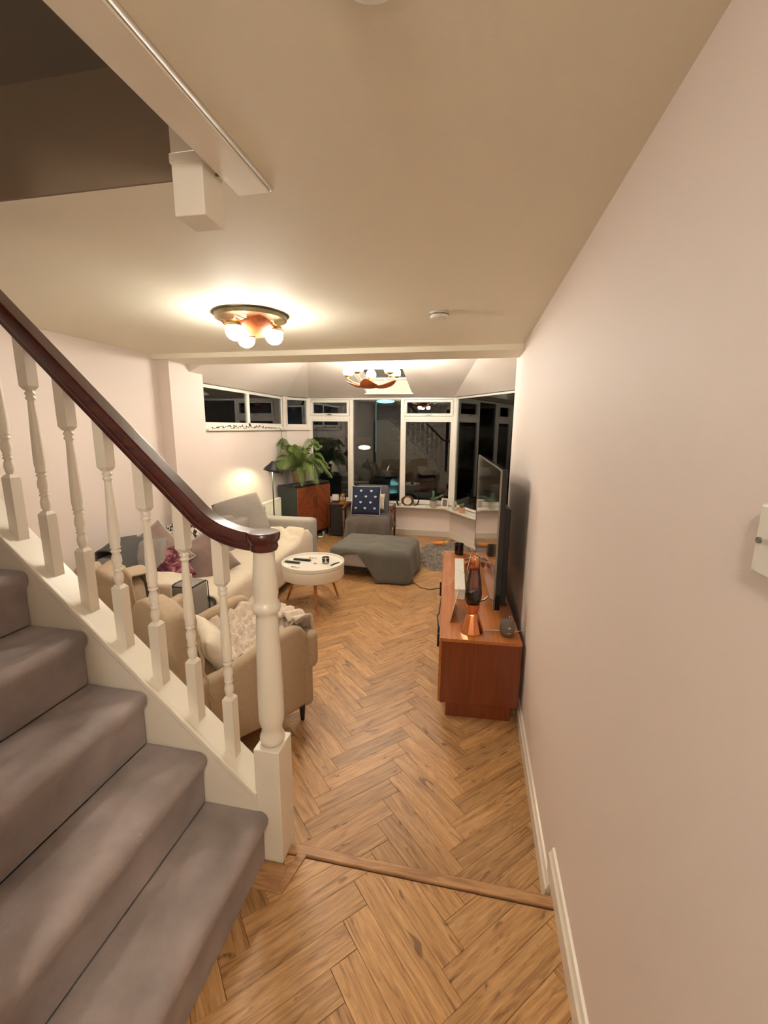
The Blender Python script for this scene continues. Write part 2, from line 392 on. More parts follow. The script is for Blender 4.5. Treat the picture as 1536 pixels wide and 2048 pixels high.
def plank_mesh(name, items, z):
    bm = bmesh.new(); uvl = bm.loops.layers.uv.new('UVMap'); c45 = math.sqrt(.5)
    tone = bm.faces.layers.float.new('tone_f'); cl = bm.loops.layers.float_color.new('tone')
    for cx, cy, typ, poly in items:
        rn = random.random(); ou, ov = random.random()*50, random.random()*50
        mx = sum(p[0] for p in poly)/len(poly); my = sum(p[1] for p in poly)/len(poly)
        b = .0011; s = []
        for x, y in poly:
            d = math.hypot(x-mx, y-my); k = max(0, (d-b*1.3)/d) if d > 0 else 1; s.append((mx+(x-mx)*k, my+(y-my)*k))
        top = [bm.verts.new((x, y, z)) for x, y in s]; rim = [bm.verts.new((x, y, z-.0016)) for x, y in poly]; bot = [bm.verts.new((x, y, z-.009)) for x, y in poly]
        n = len(poly); fs = [bm.faces.new(top)]
        for i in range(n):
            j = (i+1) % n; fs.append(bm.faces.new((rim[i], rim[j], top[j], top[i]))); fs.append(bm.faces.new((bot[i], bot[j], rim[j], rim[i])))
        for f in fs:
            for l in f.loops:
                x, y = l.vert.co.x-cx, l.vert.co.y-cy
                a = (x+y)*c45; bb = (y-x)*c45
                if typ: a, bb = bb, a
                l[uvl].uv = (a+ou, bb+ov); l[cl] = (rn, rn, rn, 1)
    me = bpy.data.meshes.new(name); bm.to_mesh(me); bm.free(); me.materials.append(M_['floor']); return me
def px(p):
    d = Vector(p)-Vector((0, 0, CAMZ)); z = d.dot(fwd)
    if z < .05: return None
    return (768+F_PX*d.dot(r2)/z, 1024-F_PX*d.dot(u2)/z)
def pxarea(poly, z):
    q = [px((x, y, z)) for x, y in poly]
    if any(a is None for a in q): return 0
    q = [(min(max(a[0], 0), 1536), min(max(a[1], 0), 2048)) for a in q]
    return area(q)
def lay(floor_obj, items, z, limit, hidden):
    sc = sorted(((0 if hidden(i[0], i[1]) else pxarea(i[3], z)), n) for n, i in enumerate(items))[::-1]
    big = [items[n] for a, n in sc[:limit] if a > 40]; ids = set(n for a, n in sc[:limit] if a > 40)
    for it in big:
        o = bpy.data.objects.new('plank', plank_mesh('plank', [it], z)); COL.objects.link(o); o.parent = floor_obj
    rest = [it for n, it in enumerate(items) if n not in ids]
    if rest:
        o = bpy.data.objects.new('far_planks', plank_mesh('far_planks', rest, z)); COL.objects.link(o); o.parent = floor_obj; o['kind'] = 'stuff'
fl = struct('floor', MB().prism([(-3.05,1.33),(.37,1.33),(.37,4.45),(1.0,4.45),(1.0,5.2),(-.3,7.25),(-2.82,7.25),(-3.05,6.9)], ZF-.12, ZF-.0035), 'groove', 'living room floor of knotty oak planks laid in herringbone', 'floor')
def far_planes(cx, cy):
    L = [(0, -1, -1.345), (-1, 0, 3.05), (0, 1, 7.25), (.838, .546, 3.71), (1, 0, XR if cy < 4.45 else 1.0)]
    if cy >= 4.45 and cx > XR-.3: L.append((0, -1, -4.46))
    return L
lay(fl, herring(far_planes, (-3.05, 1.0, 1.35, 7.25)), ZF, 300, lambda x, y: x < -1.0 and y < 3.2 or x < -1.95 or (x > -.1 and 2.6 < y < 4.4) or (-1.6 < x < -.7 and 4.95 < y < 5.7))
fh = struct('floor', MB().prism([(-.74,-1.2),(.37,-1.2),(.37,1.36),(-.74,1.36)], -.18, -.0035), 'groove', 'raised hall floor of wide oak herringbone in the foreground', 'floor')
lay(fh, herring(lambda x, y: [(0, 1, 1.316), (0, -1, 1.2), (1, 0, XR), (-1, 0, .74)], (-.74, .37, -1.2, 1.32)), 0.0, 200, lambda x, y: False)
# threshold nosing and the border strips round the newel
th = thing('trim_1', 'narrow oak nosing strip at the edge of the raised hall floor', 'trim', (0, 0, 0), kind='structure')
build('nosing', MB().box(-.645, .355, 1.322, 1.362, -.17, .008), 'strip', th, bevel=.006)
build('border_strip', MB().prism([(-.60,1.34),(-.565,1.325),(-.60,1.17),(-.625,1.20)], -.01, .007), 'strip', th, bevel=.002)
build('border_strip', MB().prism([(-.76,1.17),(-.60,1.17),(-.625,1.27),(-.76,1.27)], -.01, .005), 'strip', th, bevel=.002)

# ---- walls
struct('wall_right', MB().box(XR, XR+.25, -1.2, 4.45, ZF-.1, 2.75), 'wall', 'long cream wall along the right side', 'wall')
struct('wall_left', MB().box(XL-.25, XL, -1.0, 7.0, ZF-.1, 1.60).box(XL-.25, XL, -1.0, 4.60, 1.60, 4.7).box(XL-.25, XL, 4.6, 7.0, 2.145, 2.8), 'wall', 'cream wall on the left behind the grey sofa', 'wall')
struct('wall_back', MB().box(-.86, XR, -1.4, -1.2, 0, 2.75), 'wall', 'hall wall behind the viewer', 'wall')
struct('wall_stair', MB().box(-3.05, -.875, .33, .47, 0, 2.6), 'wall', 'wall end at the near side of the stairs', 'wall')
struct('wall_pier', MB().box(XL, -2.92, 3.88, 4.42, ZF, 2.6), 'wall', 'shallow pier on the left wall under the ceiling beam', 'wall')
struct('wall_corner', MB().box(XR+.25, 1.2, 4.25, 4.45, ZF-.1, 2.9), 'wall', 'return wall behind the end of the right wall', 'wall')
struct('wall_alcove', MB().box(1.0, 1.2, 4.45, 5.4, ZF-.1, 2.9), 'wall', 'side wall of the bay hidden behind the television', 'wall')
WB = [(-3.05,6.88),(-2.80,7.26),(-.33,7.26),(1.0,5.21)]
def off(poly, d):                    # offset outward (to the left of travel)
    n = len(poly); out = []
    dirs = [Vector((poly[i+1][0]-poly[i][0], poly[i+1][1]-poly[i][1], 0)).normalized() for i in range(n-1)]
    nor = [Vector((-a.y, a.x, 0)) for a in dirs]
    for i in range(n):
        if i == 0: q = nor[0]*d
        elif i == n-1: q = nor[-1]*d
        else:
            b = (nor[i-1]+nor[i]).normalized(); q = b*(d/b.dot(nor[i]))
        out.append((poly[i][0]+q.x, poly[i][1]+q.y))
    return out
def band(mb, poly, d0, d1, z0, z1):
    A, B = off(poly, d0), off(poly, d1)
    for i in range(len(poly)-1): mb.prism([A[i], A[i+1], B[i+1], B[i]], z0, z1)
    return mb
struct('wall_bay', band(MB(), WB, 0, .22, ZF-.1, .335), 'wall', 'low cream wall under the bay windows', 'wall')
band_b = band(MB(), WB, -.018, -.001, ZF, ZF+.10)
struct('baseboard_bay', band_b, 'gloss', 'white skirting board along the low bay wall', 'baseboard', bevel=.003)
def skirt_r(name, y0, y1, z0, label):
    p = [(XR-.0, z0), (XR-.02, z0), (XR-.02, z0+.078), (XR-.013, z0+.088), (XR-.008, z0+.105), (XR, z0+.108)]
    struct(name, MB().extrude_y(p, y0, y1), 'gloss', label, 'baseboard')
skirt_r('baseboard_right', 1.462, 4.45, ZF, 'white skirting along the right wall beside the teak sideboard')
skirt_r('baseboard_right', -1.2, 1.462, 0.0, 'white skirting on the raised hall floor in the right foreground')
# ---- ceiling with stair opening
cb = MB().box(-.60, XR+.25, -1.4, 1.22, ZC, ZC+.28).box(XL-.25, XR+.25, 1.22, 3.80, ZC, ZC+.28)
struct('ceiling', cb, 'ceil', 'flat white ceiling over hall and living room', 'ceiling')
tr = thing('trim_2', 'white boards lining the stair opening in the ceiling', 'trim', (0, 0, 0), kind='structure')
build('lining_board', MB().box(-.70, -.602, -1.2, 1.30, ZC-.012, ZC+.34), 'gloss', tr, bevel=.004)
build('bead', MB().tube([(-.597,-1.2,ZC-.004),(-.597,1.30,ZC-.004)], .006, 8), 'gloss', tr, smooth=True)
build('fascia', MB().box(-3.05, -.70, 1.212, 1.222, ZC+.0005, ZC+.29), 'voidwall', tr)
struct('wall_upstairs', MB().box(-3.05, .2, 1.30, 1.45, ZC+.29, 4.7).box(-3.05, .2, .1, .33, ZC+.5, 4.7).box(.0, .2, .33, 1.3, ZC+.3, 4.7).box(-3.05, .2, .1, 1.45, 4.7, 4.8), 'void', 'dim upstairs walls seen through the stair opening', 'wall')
pn = thing('newel_drop', 'white square newel end hanging from the corner of the stair opening', 'newel post', (-.765, 1.20, 2.2))
build('post', MB().box(-.045,.045,-.048,.048,0,.62), 'gloss', pn, bevel=.003)
build('collar', MB().box(-.049,.055,-.052,.06,.125,.15), 'gloss', pn, bevel=.004)
# ---- beam between the two halves of the room
struct('trim_3', MB().box(XL, XR, 3.80, 4.22, ZC-.045, 2.6), 'ceil', 'boxed beam crossing the ceiling between sofa and bay', 'beam', bevel=.004)
# ---- sloping bay ceiling with rooflight opening
zt = 2.15; za = 2.56
P = [(-3.05,4.2),(-3.05,6.88),(-2.80,7.26),(-.33,7.26),(1.0,5.21),(1.0,4.2)]; Pz = [2.15]*6
SX0, SX1, SY0, SY1 = -1.72, -.98, 6.05, 7.02
A1, A2 = (-2.15,4.2,za), (-2.15,5.55,za); A3, A4 = (.1,5.0,za), (.1,4.2,za)
def zsl(y): return za+(y-5.55)*(zt-za)/(7.26-5.55)
sc_ = MB()
def q3(*p): sc_.add(p, [tuple(range(len(p)))])
q3((-3.05,4.2,zt),(-3.05,6.88,zt),A2,A1)
q3((-3.05,6.88,zt),(-2.80,7.26,zt),A2)
q3(A1,A2,A3,A4)
q3((1.0,4.2,zt),A4,A3,(1.0,5.21,zt))
q3((1.0,5.21,zt),A3,(-.33,7.26,zt))
q3((-3.05,4.2,zt),(-2.15,4.2,za),(-2.15,4.2,2.62),(-3.05,4.2,2.62))
q3((1.0,4.2,zt),(.1,4.2,za),(.1,4.2,2.62),(1.0,4.2,2.62))
# front slope split round the rooflight (plane through the eave and A2)
q3((-2.80,7.26,zt),(SX0,7.26,zt),(SX0,5.55,za),A2)
q3((SX0,5.55,za),(SX0,SY0,zsl(SY0)),(SX1,SY0,zsl(SY0)),(SX1,5.55,za))
q3((SX0,SY1,zsl(SY1)),(SX0,7.26,zt),(SX1,7.26,zt),(SX1,SY1,zsl(SY1)))
q3((SX1,5.55,za),(SX1,7.26,zt),(-.33,7.26,zt),A3)
q3((SX1,5.55,za),A3,(SX0,5.55,za))
struct('ceiling_bay', sc_, 'ceilb', 'sloping white bay ceiling around the rooflight', 'ceiling', merge=True, solid=.012)
sky = thing('window_5', 'small rooflight set in the sloping ceiling above the bay', 'rooflight', (0,0,0), kind='structure')
rv = MB(); t_ = .02
zof = .21
def side(x0, x1):
    rv.add([(x0,SY0,zsl(SY0)),(x1,SY0,zsl(SY0)),(x1,SY1,zsl(SY1)),(x0,SY1,zsl(SY1)),(x0,SY0,zsl(SY0)+zof),(x1,SY0,zsl(SY0)+zof),(x1,SY1,zsl(SY1)+zof),(x0,SY1,zsl(SY1)+zof)],
           [(0,3,2,1),(4,5,6,7),(0,1,5,4),(1,2,6,5),(2,3,7,6),(3,0,4,7)])
side(SX0-t_, SX0); side(SX1, SX1+t_)
rv.box(SX0, SX1, SY1, SY1+t_, zsl(SY1)-.01, zsl(SY1)+zof).box(SX0, SX1, SY0-t_, SY0, zsl(SY0), zsl(SY0)+zof+.02)
build('reveal', rv, 'ceil', sky)
build('frame', MB().box(SX0-.02, SX1+.02, SY1-.03, SY1+.04, zsl(SY1)-.03, zsl(SY1)-.012).box(SX0,SX1, SY1-.012, SY1, 2.36, 2.372), 'upvc', sky, bevel=.003)
def slopebox(x0, x1, y0, y1, d0, d1):
    m = MB(); m.add([(x0,y0,zsl(y0)+d0),(x1,y0,zsl(y0)+d0),(x1,y1,zsl(y1)+d0),(x0,y1,zsl(y1)+d0),(x0,y0,zsl(y0)+d1),(x1,y0,zsl(y0)+d1),(x1,y1,zsl(y1)+d1),(x0,y1,zsl(y1)+d1)],
      [(0,3,2,1),(4,5,6,7),(0,1,5,4),(1,2,6,5),(2,3,7,6),(3,0,4,7)]); return m
build('pane', slopebox(SX0, SX1, SY0, SY1, zof, zof+.008), 'pane', sky)
build('sash_bar', slopebox(SX0, SX1, SY1-.05, SY1, zof-.03, zof), 'upvc', sky, bevel=.003)
build('sash_bar', slopebox(SX0, SX1, SY0, SY0+.05, zof-.03, zof), 'upvc', sky, bevel=.003)
for xx in (SX0, SX1-.04): build('sash_bar', slopebox(xx, xx+.04, SY0, SY1, zof-.03, zof), 'upvc', sky, bevel=.003)

# ---- windows
def frame_ring(mb, w, x0, x1, z0, z1, y0, y1):    # w: local frame, ring in x-z
    mb.box(x0, x1, y0, y1, z0, z0+w).box(x0, x1, y0, y1, z1-w, z1).box(x0, x0+w, y0, y1, z0+w, z1-w).box(x1-w, x1, y0, y1, z0+w, z1-w)
    return mb
def window(name, label, p0, p1, z0, z1, bays, open_top=(), sash=.042, fb=.0):
    """local x runs p0->p1, local -y faces the room"""
    d = Vector((p1[0]-p0[0], p1[1]-p0[1], 0)); Lw = d.length; ang = math.atan2(d.y, d.x)
    w = thing(name, label, 'window', (p0[0], p0[1], 0), ang, kind='structure')
    fr = MB(); frame_ring(fr, .035, 0, Lw, z0, z1, 0, .07)
    if fb: fr.box(0, Lw, 0, .07, z0+.03, z0+fb)
    xs = [b*Lw for b in bays]
    for x in xs[1:-1]: fr.box(x-.03, x+.03, 0, .07, z0+.035, z1-.035)
    build('frame', fr, 'upvc', w, bevel=.005)
    for i in range(len(xs)-1):
        a = xs[i]+(.035 if i == 0 else .03); b = xs[i+1]-(.035 if i == len(xs)-2 else .03)
        if i in open_top:
            zm = z1-.335
            s1 = build('sash', frame_ring(MB(), sash, a+.004, b-.004, zm+.03, z1-.04, -.022, .05), 'upvc', w, bevel=.006)
            build('transom', MB().box(a, b, 0, .07, zm-.03, zm+.03), 'upvc', w, bevel=.005)
            build('pane', MB().box(a+.03, b-.03, .02, .026, zm+.06, z1-.07), 'pane', w)
            hd = MB().box((a+b)/2-.055, (a+b)/2+.055, -.045, -.034, zm+.045, zm+.055).box((a+b)/2-.02, (a+b)/2+.02, -.035, -.02, zm+.04, zm+.062)
            build('handle', hd, 'steel', w, bevel=.003)
            build('beading', frame_ring(MB(), .032, a, b, z0+.035, zm-.03, -.012, .02), 'upvc', w, bevel=.005)
            build('pane', MB().box(a+.025, b-.025, .02, .026, z0+.06, zm-.055), 'pane', w)
        else:
            build('pane', MB().box(a, b, .02, .026, z0+.035, z1-.035), 'pane', w)
    return w
WO = off(WB, .05)
w1 = window('window_1', 'high two-pane strip window above the radiator on the left wall', (XL-.06,4.62), (XL-.06,WO[0][1]-.02), 1.622, 2.14, (0,.5,1), fb=.08)
w2 = window('window_2', 'narrow corner window pane between strip window and bay', WO[0], WO[1], 1.622, 2.14, (0,1), fb=.08)
struct('wall_nook', band(MB(), WB[:2], 0, .2, .335, 1.66).box(-3.10, -3.05, 6.86, 6.93, 1.6, 2.15), 'wall', 'narrow cream wall below the corner window pane', 'wall')
w3 = window('window_3', 'large white framed bay window with three tall lights facing the dark street', WO[1], WO[2], .37, 2.15, (0,.305,.655,1), open_top=(0,2))
w4 = window('window_4', 'tall single pane bay window angled behind the television', WO[2], WO[3], .37, 2.15, (0,1))
build('corner_post', MB().lathe([(.05,.37),(.05,2.15)], 8, (WO[2][0],WO[2][1]+.03,0)), 'upvc', None).name = 'trim_4'
tagset(bpy.data.objects['trim_4'], 'white post at the right corner of the bay', 'trim', kind='structure')
build('corner_post', MB().lathe([(.05,.34),(.05,2.15)], 8, (WO[1][0],WO[1][1]+.03,0)), 'upvc', None).name = 'trim_5'
tagset(bpy.data.objects['trim_5'], 'white post at the left corner of the bay', 'trim', kind='structure')
sl = band(MB(), WB[1:], -.17, .06, .335, .362)
struct('trim_6', sl, 'gloss', 'white window board running round the bay', 'window sill', bevel=.006)
s6 = MB().box(XL-.08, XL+.05, 4.60, 6.86, 1.60, 1.622); band(s6, WB[:2], -.05, .1, 1.60, 1.622)
struct('trim_7', s6, 'gloss', 'white shelf-like sill under the high strip window', 'window sill', bevel=.005)
# rain specks on the outer panes
rd = MB()
d3 = Vector((WO[2][0]-WO[1][0], WO[2][1]-WO[1][1], 0)).normalized()
for k in range(360):
    t = random.random(); xx = WO[1][0]+.7+t*1.7; zz = .5+random.random()**.8*1.6; r = random.choice((.0016,.002,.003,.0045))
    rd.sphere((xx, WO[1][1]+.028, zz), r, 6, 4)
o = build('raindrops', rd, 'drop', w3, smooth=True, merge=False); o['kind'] = 'stuff'
o.matrix_parent_inverse = (T(WO[1][0], WO[1][1], 0)@RZ(math.atan2(d3.y, d3.x))).inverted()

# ================================================================== STAIRCASE
ST = thing('staircase', 'carpeted stairs with white turned balusters and dark mahogany handrail', 'staircase', (-.70, 1.34, 0))
STI = Matrix.Translation((.70, -1.34, 0))
def stpart(name, mb, mat, parent=None, **k):
    mb.xf(STI); return build(name, mb, mat, ST if parent is None else parent, **k)
RISE, GO, YS0, YS1 = .2215, .235, .47, 1.272
def string_z(x): return .285+.94*(-.74-x)
for k in range(8):
    xn = -.715-GO*k; z1 = RISE*(k+1); z0 = RISE*k
    prof = []
    r = .03
    prof.append((xn-.002, z0)); prof.append((xn+.0, z1-.075)); prof.append((xn+.018, z1-.05))
    for a in range(0, 7):
        t = a/6*PI/2; prof.append((xn+.02-.032+.032*math.cos(t), z1-.032+.032*math.sin(t)))
    prof += [(xn-GO, z1), (xn-GO-.02, z1-.02), (xn-GO-.02, z0)]
    m = MB().extrude_y(prof, YS0, YS1)
    if k == 0:   # bottom step turns round the newel
        m = MB().extrude_y(prof, YS0, 1.292)
    stpart('carpeted_step', m, 'carpet', smooth=False, bevel=.006)
ang = math.atan(.94)
sp = [(-.735,.0),(-.735,string_z(-.735)-.01),(-2.5,string_z(-2.5)-.01),(-2.5,string_z(-2.5)-.36),(-1.2,.0)]
stpart('string_board', MB().extrude_y(sp, 1.275, 1.300), 'gloss')
sp2 = [(-.735,string_z(-.735)-.02),(-.735,string_z(-.735)+.012),(-2.5,string_z(-2.5)+.012),(-2.5,string_z(-2.5)-.02)]
stpart('string_capping', MB().extrude_y(sp2, 1.272, 1.395), 'gloss', bevel=.005)
sp3 = [(-.735,string_z(-.735)-.008),(-.735,string_z(-.735)+.022),(-2.5,string_z(-2.5)+.022),(-2.5,string_z(-2.5)-.008)]
stpart('capping_bead', MB().extrude_y(sp3, 1.266, 1.281), 'gloss', bevel=.004)
spn = [(-.74,-.17),(-.74,string_z(-.74)-.05),(-2.5,string_z(-2.5)-.05),(-2.95,string_z(-2.5)-.05),(-2.95,-.17)]
stpart('spandrel_panel', MB().extrude_y(spn, 1.345, 1.375), 'gloss')
# newel
nx, ny = -.692, 1.335; hb = .05
nb = MB().box(nx-hb, nx+hb, ny-hb-.008, ny+hb+.008, 0.0, .485)
stpart('newel_base', nb, 'gloss', bevel=.004)
npf = [(.040,.485),(.046,.50),(.046,.512),(.040,.525),(.037,.545),(.042,.565),(.046,.578),(.047,.60),(.0465,.70),(.043,.85),(.038,.985),(.037,1.0),
       (.045,1.008),(.050,1.02),(.050,1.03),(.045,1.042),(.040,1.05),(.044,1.075),(.043,1.12),(.037,1.20),(.036,1.225),(.041,1.235),(.043,1.245),(.040,1.252)]
stpart('newel_post', MB().lathe(npf, 28, (nx, ny, 0)), 'gloss', smooth=True)
# handrail
def rail_z(x):
    return 1.30+.985*(-.885-x)
pts = []
for i in range(30): 
    x = -2.02+i*(1.10/29); pts.append((x, 1.335, rail_z(x)+.0))
# gooseneck easing to level
p0 = Vector((-.93, 1.335, rail_z(-.93))); p1 = Vector((-.845,1.335,1.268)); p2 = Vector((-.70,1.335,1.266))
pts = [p for p in pts if p[0] < -.935]
for i in range(10):
    t = i/9; pts.append(tuple(p0*(1-t)**2+p1*2*t*(1-t)+p2*t*t))
def rail_profile():
    out = []
    for y, z in [(-.022,-.036),(.022,-.036),(.024,-.018),(.033,-.010),(.035,.004),(.035,.022),(.029,.032),(-.029,.032),(-.035,.022),(-.035,.004),(-.033,-.010),(-.024,-.018)]:
        out.append((y, z))
    return out
def sweep(mb, pts, prof):
    n = len(prof); v = []; f = []; m = len(pts)
    for i, p in enumerate(pts):
        a = Vector(pts[max(i-1,0)]); b = Vector(pts[min(i+1,m-1)]); t = (b-a).normalized(); nz = Vector((0,1,0)).cross(t); nz = nz if nz.z > 0 else -nz
        for y, z in prof: v.append(Vector(p)+Vector((0,1,0))*y+nz*z)
    for i in range(m-1):
        for k in range(n): f.append((i*n+k, i*n+(k+1)%n, (i+1)*n+(k+1)%n, (i+1)*n+k))
    f.append(tuple(range(n))); f.append(tuple(range((m-1)*n, m*n)))
    return mb.add(v, f)
stpart('handrail', sweep(MB(), pts, rail_profile()), 'mahog', bevel=.003, seg=3)
capp = [(.036,1.230),(.046,1.234),(.050,1.246),(.048,1.256),(.049,1.262),(.056,1.272),(.058,1.290),(.053,1.299),(.0,1.301)]
stpart('handrail_cap', MB().lathe(capp, 40, (nx, ny, 0)), 'mahog', bevel=.002)
# balusters
def baluster(x):
    m = MB(); h = .0205; zb0 = string_z(x)+.005; zt0 = rail_z(x)-.04
    if x > -.90: zt0 = 1.262
    zb1 = zb0+.245; zt1 = zt0-.175; Lt = zt1-zb1
    yc = 1.338
    m.add([(x-h,yc-h,zb0+.94*h),(x+h,yc-h,zb0-.94*h),(x+h,yc+h,zb0-.94*h),(x-h,yc+h,zb0+.94*h)]+[(x-h,yc-h,zb1-.012),(x+h,yc-h,zb1-.012),(x+h,yc+h,zb1-.012),(x-h,yc+h,zb1-.012)]+
          [(x-h*.6,yc-h*.6,zb1),(x+h*.6,yc-h*.6,zb1),(x+h*.6,yc+h*.6,zb1),(x-h*.6,yc+h*.6,zb1)],
          [(0,3,2,1),(0,1,5,4),(1,2,6,5),(2,3,7,6),(3,0,4,7),(4,5,9,8),(5,6,10,9),(6,7,11,10),(7,4,8,11),(8,9,10,11)])
    zu = zt0
    m.add([(x-h*.6,yc-h*.6,zt1),(x+h*.6,yc-h*.6,zt1),(x+h*.6,yc+h*.6,zt1),(x-h*.6,yc+h*.6,zt1),(x-h,yc-h,zt1+.014),(x+h,yc-h,zt1+.014),(x+h,yc+h,zt1+.014),(x-h,yc+h,zt1+.014),
           (x-h,yc-h,zu+.985*h),(x+h,yc-h,zu-.985*h),(x+h,yc+h,zu-.985*h),(x-h,yc+h,zu+.985*h)],
          [(0,3,2,1),(0,1,5,4),(1,2,6,5),(2,3,7,6),(3,0,4,7),(4,5,9,8),(5,6,10,9),(6,7,11,10),(7,4,8,11),(8,9,10,11)])
    pf = [(0,.013),(.01,.0115),(.03,.0155),(.07,.0175),(.10,.0155),(.125,.0115),(.135,.0165),(.145,.0165),(.155,.0115),(.165,.0165),(.175,.0135),(.21,.018),(.25,.0175),(.29,.0125),(.30,.0175),(.312,.0175),(.322,.012),(.332,.0178),(.345,.0178),(.355,.0165),
          (.40,.0195),(.50,.0188),(.65,.0165),(.80,.0135),(.90,.0118),(.915,.0112),(.925,.016),(.94,.016),(.95,.0112),(.962,.0165),(.975,.0165),(.985,.0125),(1,.014)]
    o0 = len(m.v); m.lathe([(r, zb1-.002+t*(Lt+.004)) for t, r in pf], 14, (x, yc, 0))
    return m
for i in range(9):
    x = -.862-.1445*i
    b = stpart('baluster', baluster(x), 'gloss')
    for p in b.data.polygons:
        if len(p.vertices) == 4 and abs(p.normal.z) < .98 and p.area < 2.2e-4: p.use_smooth = True

# ================================================================== CEILING LIGHTS
L1 = thing('flush_ceiling_light', 'round flush ceiling light with three lit globes and orange wooden petals', 'ceiling light', (-1.36, 2.60, ZC), .3)
build('back_plate', MB().lathe([(.215,-.006),(.228,-.002),(.228,0)][::-1] + [(.205,-.012)], 40), 'bronze', L1, smooth=False)
build('rim', MB().lathe([(.200,-.03),(.212,-.03),(.214,-.008),(.200,-.008),(.200,-.03)], 44, caps=False), 'bronze', L1)
def petal(L, Wd, curl, th=.004, lift=0):
    def f(u, v):
        a = u*L; w = Wd/2*math.sin(PI*min(1, .06+u*.94))**.7; y = (2*v-1)*w
        return (a, y, curl*math.sin(PI*u)+lift*u + .25*(y*y)/Wd)
    return MB().grid(14, 8, f)
for k in range(3):
    a = k*2*PI/3+.977
    m = petal(.19, .24, -.03, lift=.0).xf(RZ(a)@T(.012,0,-.125)@RY(-.50))
    build('petal', m, 'petal', L1, smooth=True, solid=.005)
    g = a+PI/3
    cx_, cy_ = .135*math.cos(g), .135*math.sin(g)
    build('arm', MB().tube([(0,0,-.03),(cx_*.6,cy_*.6,-.035),(cx_,cy_,-.03),(cx_,cy_,-.055)], .006, 8), 'brass', L1, smooth=True)
    gl = build('globe', MB().sphere((cx_,cy_,-.118), .055, 16, 10), 'globe1', L1, smooth=True)
    build('holder', MB().lathe([(.022,-.055),(.045,-.066),(.059,-.088),(.060,-.096),(.048,-.073),(.02,-.060)], 20, (cx_,cy_,0), caps=False), 'brass', gl, smooth=True)
build('hub', MB().lathe([(.02,-.13),(.03,-.11),(.02,-.05),(.03,0)], 16), 'brass', L1, smooth=True)

L2 = thing('chandelier', 'five globe chandelier with brass stem and orange wooden petals', 'chandelier', (-1.20, 5.20, 2.17), .25)
build('stem', MB().tube([(0,0,.03),(0,0,.36)], .007, 10).lathe([(.022,.02),(.026,.05),(.018,.10),(.01,.12)], 14), 'brass', L2, smooth=True)
build('ceiling_rose', MB().lathe([(.05,.33),(.055,.345),(.055,.358)], 20), 'brass', L2, smooth=True)
build('finial', MB().lathe([(.004,-.03),(.018,-.022),(.024,-.005),(.018,.015),(.012,.03)], 16), 'walnutd', L2, smooth=True)
for k in range(5):
    a = k*2*PI/5-2.16; R_ = .30
    cx_, cy_ = R_*math.cos(a), R_*math.sin(a)
    build('arm', MB().tube([(0,0,.0),(cx_*.4,cy_*.4,-.02),(cx_*.8,cy_*.8,.015),(cx_,cy_,.05),(cx_,cy_,.07)], .006, 8), 'brass', L2, smooth=True)
    gl = build('globe', MB().sphere((cx_,cy_,.13), .060, 16, 10), 'globe2', L2, smooth=True)
    build('holder', MB().lathe([(.012,.068),(.035,.076),(.052,.094),(.050,.096),(.034,.080)], 18, (cx_,cy_,0), caps=False), 'brass', gl, smooth=True)
    m = petal(.31, .21, -.055, lift=.035).xf(RZ(a+.3)@T(.01,0,-.012))
    build('petal', m, 'petal', L2, smooth=True, solid=.005)
def alarm(name, label, loc):
    t = thing(name, label, 'smoke alarm', loc)
    build('body', MB().lathe([(.038,-.034),(.05,-.030),(.056,-.020),(.056,0)], 28), 'whiteP', t, smooth=True)
    build('vent_ring', MB().lathe([(.0575,-.019),(.0575,-.011),(.055,-.011)], 28, caps=False), 'steel', t)
    build('test_button', MB().lathe([(.012,-.037),(.013,-.034),(.013,-.03)], 14, (.015,0,0)), 'whiteP', t)
alarm('smoke_alarm', 'white round smoke alarm on the ceiling near the right wall', (-.23, 2.74, ZC))
alarm('smoke_alarm', 'white round alarm cut by the top edge of the photo', (-.175, .735, ZC))
# fill globe added out of view to brighten the hall foreground
hfl = thing('hall_fill_light', 'added fill globe, unseen behind the viewer, brightening the hall', 'ceiling light', (-.15, -.75, ZC))
build('base', MB().lathe([(.05,-.03),(.07,-.01),(.07,0)], 20), 'whiteP', hfl, smooth=True)
build('globe', MB().sphere((0,0,-.10), .08, 16, 10), 'hallfill', hfl, smooth=True)
up = thing('upstairs_fill_light', 'added fill globe, unseen upstairs, brightening the void above the stairs', 'ceiling light', (-2.0, .85, 4.7))  # unseen fill, added to lift the dark stair opening
build('base', MB().lathe([(.05,-.03),(.07,-.01),(.07,0)], 20), 'whiteP', up, smooth=True)
build('globe', MB().sphere((0,0,-.10), .07, 16, 10), 'upfill', up, smooth=True)
# light switch
sw = thing('light_switch', 'white surface mounted light switch at the right edge', 'light switch', (XR, .525, 1.522))
build('back_box', MB().box(-.026, 0, -.072, .072, -.043, .043), 'whiteP', sw, bevel=.004)
build('rocker', MB().box(-.031, -.026, .01, .03, -.014, .014), 'whiteP', sw, bevel=.002)
build('rocker', MB().box(-.031, -.026, -.03, -.01, -.014, .014), 'whiteP', sw, bevel=.002)
build('screw', MB().lathe([(.004,0),(.004,.003)], 10, (-.029,.056,0), axis=(-1,0,0)), 'steel', sw)

